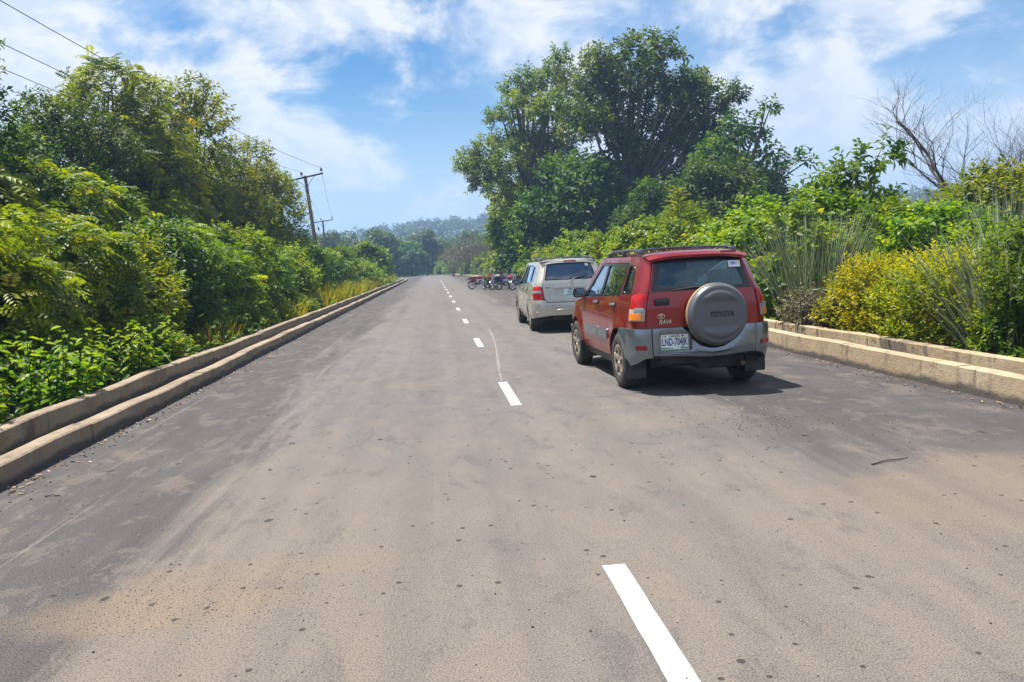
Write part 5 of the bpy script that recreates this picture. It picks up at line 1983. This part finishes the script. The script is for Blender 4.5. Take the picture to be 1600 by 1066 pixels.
    whole = lambda pts: [(-u, z) for u, z in reversed(pts[2:])] + pts[2:]
    rb = B.panel('rear_bumper', whole(e)[::-1], P, car, off=.06, thick=.06, res=.065, dome=.012)
    Geo().tube([B.pt(x, z, .078) for x, z in ((-.85, .50), (-.42, .505), (-.36, .545), (0, .552), (.36, .545), (.42, .505), (.85, .50))], .012, 6).build('bumper_ridge', P, rb, smooth=60)
    g = Geo().tube([(-.6, 0, .30), (.6, 0, .30)], .045, 8)
    g.build('rear_axle', M['under'], car)
    Geo().box((.1, -.62, .36), (1.1, .5, .16), .05).build('silencer', M['under'], car, smooth=50)
    Geo().box((0, B.rear + .16, .56), (1.4, .2, .28)).build('rear_crossmember', M['under'], car)
    Geo().box((0, B.rear + .6, .84), (1.36, .9, .05)).build('luggage_floor', M['seat_beige'], car)
    return car


red_suv((2.235, 9.96, .004), math.radians(7.4), 'dusty red five-door car with a grey covered spare wheel on its tailgate')
beige_suv((1.36, 18.95, .004), math.radians(5.2), 'beige car with dark rear glass parked in front of the red car')

# ------------------------------------------------------------------ motorcycles
M['bike_red'] = flat('red_enamel', (.32, .02, .02), .25)
M['bike_blue'] = flat('blue_enamel', (.02, .05, .26), .25)
M['bike_black'] = flat('black_enamel', (.02, .02, .024), .25)
M['bike_maroon'] = flat('maroon_enamel', (.12, .02, .03), .25)
M['bike_white'] = flat('white_enamel', (.60, .62, .66), .3)
M['bike_yellow'] = flat('yellow_box', (.62, .33, .03), .5)
M['spoke_rim'] = flat('polished_rim', (.75, .72, .74), .3, .4)
M['engine'] = flat('engine_metal', (.16, .16, .17), .45, .7)


def bike_wheel(root, name, y, R):
    w = empty(name)
    w.parent = root
    w.location = (0, y, R)
    g = Geo()
    ring = lambda r_, n=22: [(0, r_ * math.cos(2 * math.pi * k / n), r_ * math.sin(2 * math.pi * k / n)) for k in range(n + 1)]
    g.tube(ring(R - .035), .038, 6, cap=False)
    g.build('tyre', M['rubber'], w, smooth=60)
    g = Geo().tube(ring(R - .082), .020, 5, cap=False)
    g.build('rim', M['spoke_rim'], w, smooth=60)
    g = Geo()
    for k in range(14):
        a = 2 * math.pi * k / 14
        g.tube([(.02 * (-1) ** k, .03 * math.cos(a + .4), .03 * math.sin(a + .4)), (0, (R - .08) * math.cos(a), (R - .08) * math.sin(a))], .003, 3, cap=False)
    o = g.build('spokes', M['chrome'], w)
    o['kind'] = 'stuff'
    Geo().lathe([(.05, -.05), (.06, 0), (.05, .05)], 14).build('hub', M['engine'], w, smooth=50)
    return w


def motorcycle():
    root = empty('motorcycle')
    R = .30
    bike_wheel(root, 'rear_wheel', 0, R)
    bike_wheel(root, 'front_wheel', 1.26, R)
    g = Geo()
    g.tube([(0, 1.02, .86), (0, .75, .52), (0, .42, .34), (0, .22, .42)], .022, 6)
    g.tube([(0, 1.02, .84), (0, .60, .74), (0, .10, .72), (0, -.28, .74)], .02, 6)
    for sx in (-.07, .07):
        g.tube([(sx, 0, R), (sx, .40, .36)], .018, 5)
        g.tube([(sx * 1.3, .05, R + .03), (sx * 1.3, -.08, .70)], .026, 6)
    g.build('frame', M['bike_black'], root, smooth=50)
    g = Geo()
    g.box((0, .52, .40), (.24, .38, .20), .05)
    g.box((0, .66, .53), (.15, .17, .20), .03, Matrix.Rotation(math.radians(-18), 3, 'X'))
    g.build('engine', M['engine'], root, smooth=40)
    for sx in (-.075, .075):
        Geo().tube([(sx, 1.26, R), (sx, 1.10, .68), (sx, 1.0, .98)], [.024, .020, .018], 6).build('fork', M['chrome'], root, smooth=60)
    # tank
    rows = []
    for i in range(9):
        t = i / 8
        y = .50 + .44 * t
        w = .135 * math.sin(math.pi * (.16 + .70 * t)) ** .6
        h = .12 * math.sin(math.pi * (.2 + .62 * t)) ** .5
        rows.append([(w * math.cos(a), y, .80 + .02 * t + h * math.sin(a)) for a in [2 * math.pi * k / 12 for k in range(12)]])
    g = Geo()
    v = [p for r_ in rows for p in r_]
    f = [(i * 12 + k, i * 12 + (k + 1) % 12, (i + 1) * 12 + (k + 1) % 12, (i + 1) * 12 + k) for i in range(8) for k in range(12)] + [tuple(range(12)), tuple(range(8 * 12, 9 * 12))]
    g.add(v, f)
    g.build('fuel_tank', M['bike_red'], root, smooth=60)
    Geo().box((0, .14, .815), (.25, .66, .10), .045).build('saddle', M['black'], root, smooth=60)
    g = Geo()
    for sx in (-.12, .12):
        g = Geo().box((sx, .22, .62), (.03, .28, .20), .015)
        g.build('side_panel', M['bike_red'], root, smooth=50)
    # mudguards
    for nm, yy, a0, a1, rr in (('rear_mudguard', 0, 30, 175, R + .05), ('front_mudguard', 1.26, 40, 150, R + .035)):
        g = Geo()
        pts = arc(yy, R, rr, a0, a1, 10)
        v = [(x, y, z + (0 if x else .02)) for y, z in pts for x in (-.065, 0, .065)]
        f = [(3 * i + j, 3 * i + j + 1, 3 * i + j + 4, 3 * i + j + 3) for i in range(10) for j in (0, 1)]
        g.add(v, f)
        g.build(nm, M['bike_red'] if 'front' not in nm else M['chrome'], root, smooth=60)
    g = Geo().tube([(-.36, .86, 1.04), (-.30, .90, 1.06), (-.10, 1.0, 1.0), (.10, 1.0, 1.0), (.30, .90, 1.06), (.36, .86, 1.04)], .013, 6)
    hb = g.build('handlebar', M['black'], root, smooth=60)
    for sx in (-1, 1):
        g = Geo().tube([(sx * .26, .92, 1.05), (sx * .34, .93, 1.24)], .006, 5)
        g.box((sx * .35, .93, 1.27), (.11, .02, .075), .009)
        g.build('mirror', M['chrome'], root, smooth=50)
    g = Geo().lathe([(.02, 1.02), (.085, 1.06), (.09, 1.13), (.001, 1.145)], 16, 'y', (0, 0, .93))
    g.build('headlamp', M['lamp_clear'], root, smooth=50)
    Geo().box((0, -.33, .72), (.13, .06, .08), .015).build('tail_lamp', M['lamp_red'], root, smooth=50)
    Geo().tube([(.10, .70, .42), (.14, .60, .26), (.14, .10, .25), (.15, -.38, .33)], [.022, .025, .038, .042], 8).build('exhaust_pipe', M['chrome'], root, smooth=60)
    g = Geo()
    for sx in (-.1, .1):
        g.tube([(sx, -.05, .84), (sx, -.38, .84)], .010, 5)
    g.tube([(-.1, -.38, .84), (.1, -.38, .84)], .010, 5).tube([(-.1, -.22, .84), (.1, -.22, .84)], .010, 5)
    g.build('luggage_rack', M['chrome'], root)
    Geo().tube([(-.06, .45, .30), (-.27, .38, .0)], .011, 5).build('side_stand', M['black'], root)
    return root


bikes = [(748.5, 54.5, -62, 'bike_red', 'red motorcycle with its silver exhaust towards the bend, leftmost of the parked motorcycles'),
         (760, 52.5, 22, 'bike_black', 'black motorcycle carrying a yellow box, near the left end of the row'),
         (771.5, 51.5, 158, 'bike_blue', 'blue motorcycle facing the camera with a bright front rim'),
         (781, 53.5, -48, 'bike_maroon', 'maroon motorcycle in the middle of the row beside the blue one'),
         (777, 57.0, 120, 'bike_white', 'pale motorcycle at the back with raised mirrors above the row'),
         (790.5, 51.0, -62, 'bike_blue', 'blue-tanked motorcycle seen from its side, nearer the beige car'),
         (798.5, 50.0, 28, 'bike_red', 'red motorcycle with its orange tail lamp towards the camera'),
         (808.5, 49.0, 138, 'bike_black', 'black motorcycle with white rims half hidden by the beige car')]
first = None
for x, dep, ang, mt, lab in bikes:
    if first is None:
        first = bk = motorcycle()
    else:
        bk = copy_tree(first)
    p = base(x, dep)
    c = Vector((-math.sin(math.radians(ang)), math.cos(math.radians(ang)), 0)) * .63
    bk.location = (p.x - c.x, p.y - c.y, .006)
    bk.rotation_euler = (0, math.radians(-7), math.radians(ang))
    tag(bk, lab, 'motorcycle', 'motorcycles parked in a row on the road')
    for ch in bk.children:
        if ch.name.split('.')[0] in ('fuel_tank', 'side_panel', 'rear_mudguard'):
            ch.material_slots[0].link = 'OBJECT'
            ch.material_slots[0].material = M[mt]
    if 'yellow box' in lab:
        box = Geo().box((0, -.20, .98), (.46, .36, .26), .03).build('delivery_box', M['bike_yellow'], bk, smooth=40)
        Geo().box((0, -.20, 1.115), (.47, .37, .02), .006).build('box_lid', M['bike_black'], box)


# ------------------------------------------------------------------ power line
def power_pole(loc, rz, lean, label, H=9.0):
    root = empty('power_pole', loc, rz)
    root.rotation_euler = (0, -lean, rz)
    tag(root, label, 'power pole', 'poles of the power line')
    Geo().tube([(0, 0, -.6), (0, 0, H * .5), (0, 0, H)], [.17, .145, .115], 12).build('post', M['wood_pole'], root, smooth=50)
    tilt = Matrix.Rotation(math.radians(-6), 3, 'Y')
    arm = Geo().box((0, -.14, H - .12), (2.75, .11, .11), .01, tilt).build('crossarm', M['black'], root)
    for sx in (-1, 1):
        Geo().tube([(sx * .72, -.15, H - .17 + sx * .075), (sx * .36, -.16, H - .48 + sx * .02), (sx * .08, -.13, H - .85)], .02, 5).build('brace', M['rail'], root)
    tips = []
    for sx in (-1.32, -.22, 1.27):
        z = H - .06 + sx * .105
        g = Geo().lathe([(.018, z), (.018, z + .14), (.10, z + .15), (.11, z + .18), (.05, z + .21), (.095, z + .23), (.10, z + .27), (.045, z + .31), (.05, z + .37), (.001, z + .39)], 12, 'z', (sx, -.14, 0))
        g.build('insulator', M['gloss_black'], root, smooth=40)
        tips.append(Vector((sx, -.14, z + .37)))
    bpy.context.view_layer.update()
    return root, [root.matrix_world @ t for t in tips]


M['wire'] = flat('wire', (.03, .03, .035), .5, .5)


def wire(a, b, sag, label, name='power_wire', rad=.011):
    n = 26
    g = Geo().tube([Vector(a).lerp(b, k / n) - Vector((0, 0, sag * 4 * (k / n) * (1 - k / n))) for k in range(n + 1)], rad, 5)
    o = g.build(name, M['wire'], None, smooth=60)
    tag(o, label, 'wire', 'wires of the power line')


P1 = base(503, 58.7)
pole1, t1 = power_pole(P1, ROAD_ANG, math.radians(4.6), 'leaning wooden power pole with a crossarm rising from the left thicket')
P2 = base(512, 106)
pole2, t2 = power_pole(P2, ROAD_ANG + .1, math.radians(1), 'second power pole half hidden by the trees beyond the first', 8.8)
# the next pole towards the camera stands where the wires that leave the picture lead to
A = pix(47, 0, 19.7)
k = (P1.y - 7.0) / (P1.y - 19.7)
Q = t1[2] + (A - t1[2]) * k
pole0, t0 = power_pole((Q.x - 1.27, 7.0, 0), ROAD_ANG, 0.0, 'power pole nearest the camera, holding the near ends of the wires', Q.z - .5)
for i, nm in enumerate(('outer', 'middle', 'roadside')):
    wire(t1[i], t0[i], .55, f'{nm} black power wire running from the leaning pole to the upper left corner')
    wire(t1[i], t2[i], .5, f'{nm} power wire descending from the leaning pole to the second pole')
sw = Geo()
a, b = t1[1] + Vector((.1, 0, -1.0)), base(530, 64)
sw.tube([a, b], .012, 5)
st = sw.build('stay_wire', M['wire'])
tag(st, 'slanting stay wire with an insulator from the leaning pole to the ground', 'wire')
m_ = Vector(a).lerp(b, .38)
Geo().lathe([(.02, -.14), (.07, -.07), (.05, 0), (.07, .07), (.02, .14)], 10, 'z', m_).build('stay_insulator', M['gloss_black'], st, smooth=40)


# ------------------------------------------------------------------ litter on the road
def gpix(x, y, z=0.0):
    d = CAM_F + CAM_R * ((x - 800) / F_PX) + CAM_U * ((533 - y) / F_PX)
    p = d * ((z - CAM_H) / d.z)
    return Vector((p.x, p.y, z))


def gravel():
    r = np.random.default_rng(77)
    t, s, sz = [], [], []
    for n, f in ((900, lambda: (RIGHT_T - abs(r.normal()) * .16 - .02, r.uniform(5, 45), r.uniform(.004, .016))),
                 (900, lambda: (LEFT_T + abs(r.normal()) * .16 + .02, r.uniform(5, 45), r.uniform(.004, .016))),
                 (330, lambda: (2.3 + r.normal() * .5, 7.2 + r.normal() * .45, r.uniform(.003, .009))),
                 (1500, lambda: (-2.3 + r.normal() * .62, 3.95 + r.normal() * .28, r.uniform(.0015, .005))),
                 (700, lambda: (r.uniform(-4.3, 4.6), 2.5 + 14 * r.random() ** 2, r.uniform(.002, .008)))):
        for _ in range(n):
            a = f()
            t.append(a[0]); s.append(a[1]); sz.append(a[2])
    n = len(t)
    C = np.array([tuple(road(a, b, 0.0)) for a, b in zip(t, s)])
    sz = np.array(sz)
    C[:, 2] = sz * .45
    O = np.array([[1, 0, 0], [-1, 0, 0], [0, 1, 0], [0, -1, 0], [0, 0, .8], [0, 0, -.7]])
    V = C[:, None] + O[None] * sz[:, None, None] * r.uniform(.6, 1.25, (n, 6, 1))
    F = np.array([[0, 2, 4], [2, 1, 4], [1, 3, 4], [3, 0, 4], [2, 0, 5], [1, 2, 5], [3, 1, 5], [0, 3, 5]])
    T = (np.arange(n)[:, None, None] * 6 + F[None]).reshape(-1, 3)
    tone = r.random(n)
    tone[2130:3630] = .45 + .55 * tone[2130:3630]          # the sandy patch is paler grit
    me = np_mesh('gravel', V.reshape(-1, 3), None, T, np.repeat(tone, 8))
    m = Mat('loose_gravel')
    at = m.node('ShaderNodeAttribute', attribute_name='tint')
    ramp = m.node('ShaderNodeValToRGB')
    e = ramp.color_ramp.elements
    e[0].color, e[1].color = (.03, .028, .03, 1), (.42, .34, .26, 1)
    e[0].position = .35
    m.l.new(at.outputs['Fac'], ramp.inputs[0])
    m.set(Base_Color=ramp.outputs[0], Roughness=.9)
    me.materials.append(m.m)
    return me


tag(link('gravel', gravel()), 'loose gravel and grit scattered on the asphalt and along the kerbs', 'gravel', kind='stuff')


def litter():
    r = np.random.default_rng(78)
    n = 520
    side = r.random(n) < .65
    s = 5 + 32 * r.random(n) ** 1.5
    t = np.where(side, LEFT_T + .03 + np.abs(r.normal(size=n)) * .16, RIGHT_T - .03 - np.abs(r.normal(size=n)) * .1)
    P = np.array([tuple(road(a, b, .008)) for a, b in zip(t, s)])
    d = unit(np.stack([r.normal(size=n), r.normal(size=n), r.normal(size=n) * .12], 1))
    f = Foliage()
    f.leaves(P, d, unit(r.normal(size=(n, 3)) * .25 + [0, 0, 1]), r.uniform(.03, .075, n), r.uniform(.015, .03, n), r.random(n), curl=-.1)
    return f.mesh('leaf_litter', M['lf_litter'])


M['lf_litter'] = leaf_mat('fallen_leaf', (.12, .07, .04), (.28, .16, .08), (.42, .33, .2), trans=.05)
tag(link('leaf_litter', litter()), 'dry brown leaves and scraps gathered along the foot of the kerbs', 'litter', kind='stuff')
a, b = gpix(1362, 727), gpix(1418, 716)
tw = Geo().tube([a + Vector((0, 0, .008)), a.lerp(b, .4) + Vector((0, .015, .012)), a.lerp(b, .75) + Vector((0, -.01, .010)), b + Vector((0, 0, .006))], [.007, .006, .005, .003], 6).build('stick', M['twig'], None, smooth=60)
tag(tw, 'thin brown stick lying on the asphalt right of the red car', 'stick')
a = gpix(78, 776)
tw = Geo().tube([a + Vector((-.04, 0, .006)), a + Vector((.02, .012, .014)), a + Vector((.075, 0, .006))], .006, 6).build('stick', M['twig'], None, smooth=60)
tag(tw, 'short bent stick on the dark asphalt near the left kerb', 'stick')
# a smear of old paint beside the second dash
wm = Mat('smeared_paint')
wmn = wm.noise(22, 6, .7)
wm.set(Base_Color=wm.mix(wm.map(wmn, .38, .60), (.24, .225, .215, 1), (.11, .10, .095, 1)), Roughness=.8)
pts = [gpix(x, y, .0045) for x, y in ((764, 515), (770, 526), (774.5, 540), (777, 555), (779, 570), (781, 583), (784, 595))]
v = []
for i, p in enumerate(pts):
    w = .020 + .008 * math.sin(i * 2.1)
    v += [p - Vector((w, 0, 0)), p + Vector((w, 0, 0))]
sm_ = link('paint_smear', np_mesh('paint_smear', [tuple(q) for q in v], [(2 * i, 2 * i + 1, 2 * i + 3, 2 * i + 2) for i in range(len(pts) - 1)]), mat=wm.m)
bpy.context.view_layer.update()
sm_.parent = ro
sm_.matrix_parent_inverse = ro.matrix_world.inverted()

# ------------------------------------------------------------------ haze in the air
hz = Geo()
hz.box((0, 950, 34), (3100, 2600, 92))
ho = hz.build('haze', M['soil'])
hm = bpy.data.materials.new('haze_air')
hm.use_nodes = True
hm.node_tree.nodes.clear()
pv = hm.node_tree.nodes.new('ShaderNodeVolumePrincipled')
pv.inputs['Color'].default_value = (0.42, 0.66, 1.0, 1)
pv.inputs['Density'].default_value = 0.0009
pv.inputs['Anisotropy'].default_value = 0.2
mo = hm.node_tree.nodes.new('ShaderNodeOutputMaterial')
hm.node_tree.links.new(pv.outputs[0], mo.inputs['Volume'])
ho.data.materials.clear()
ho.data.materials.append(hm)
tag(ho, kind='stuff')
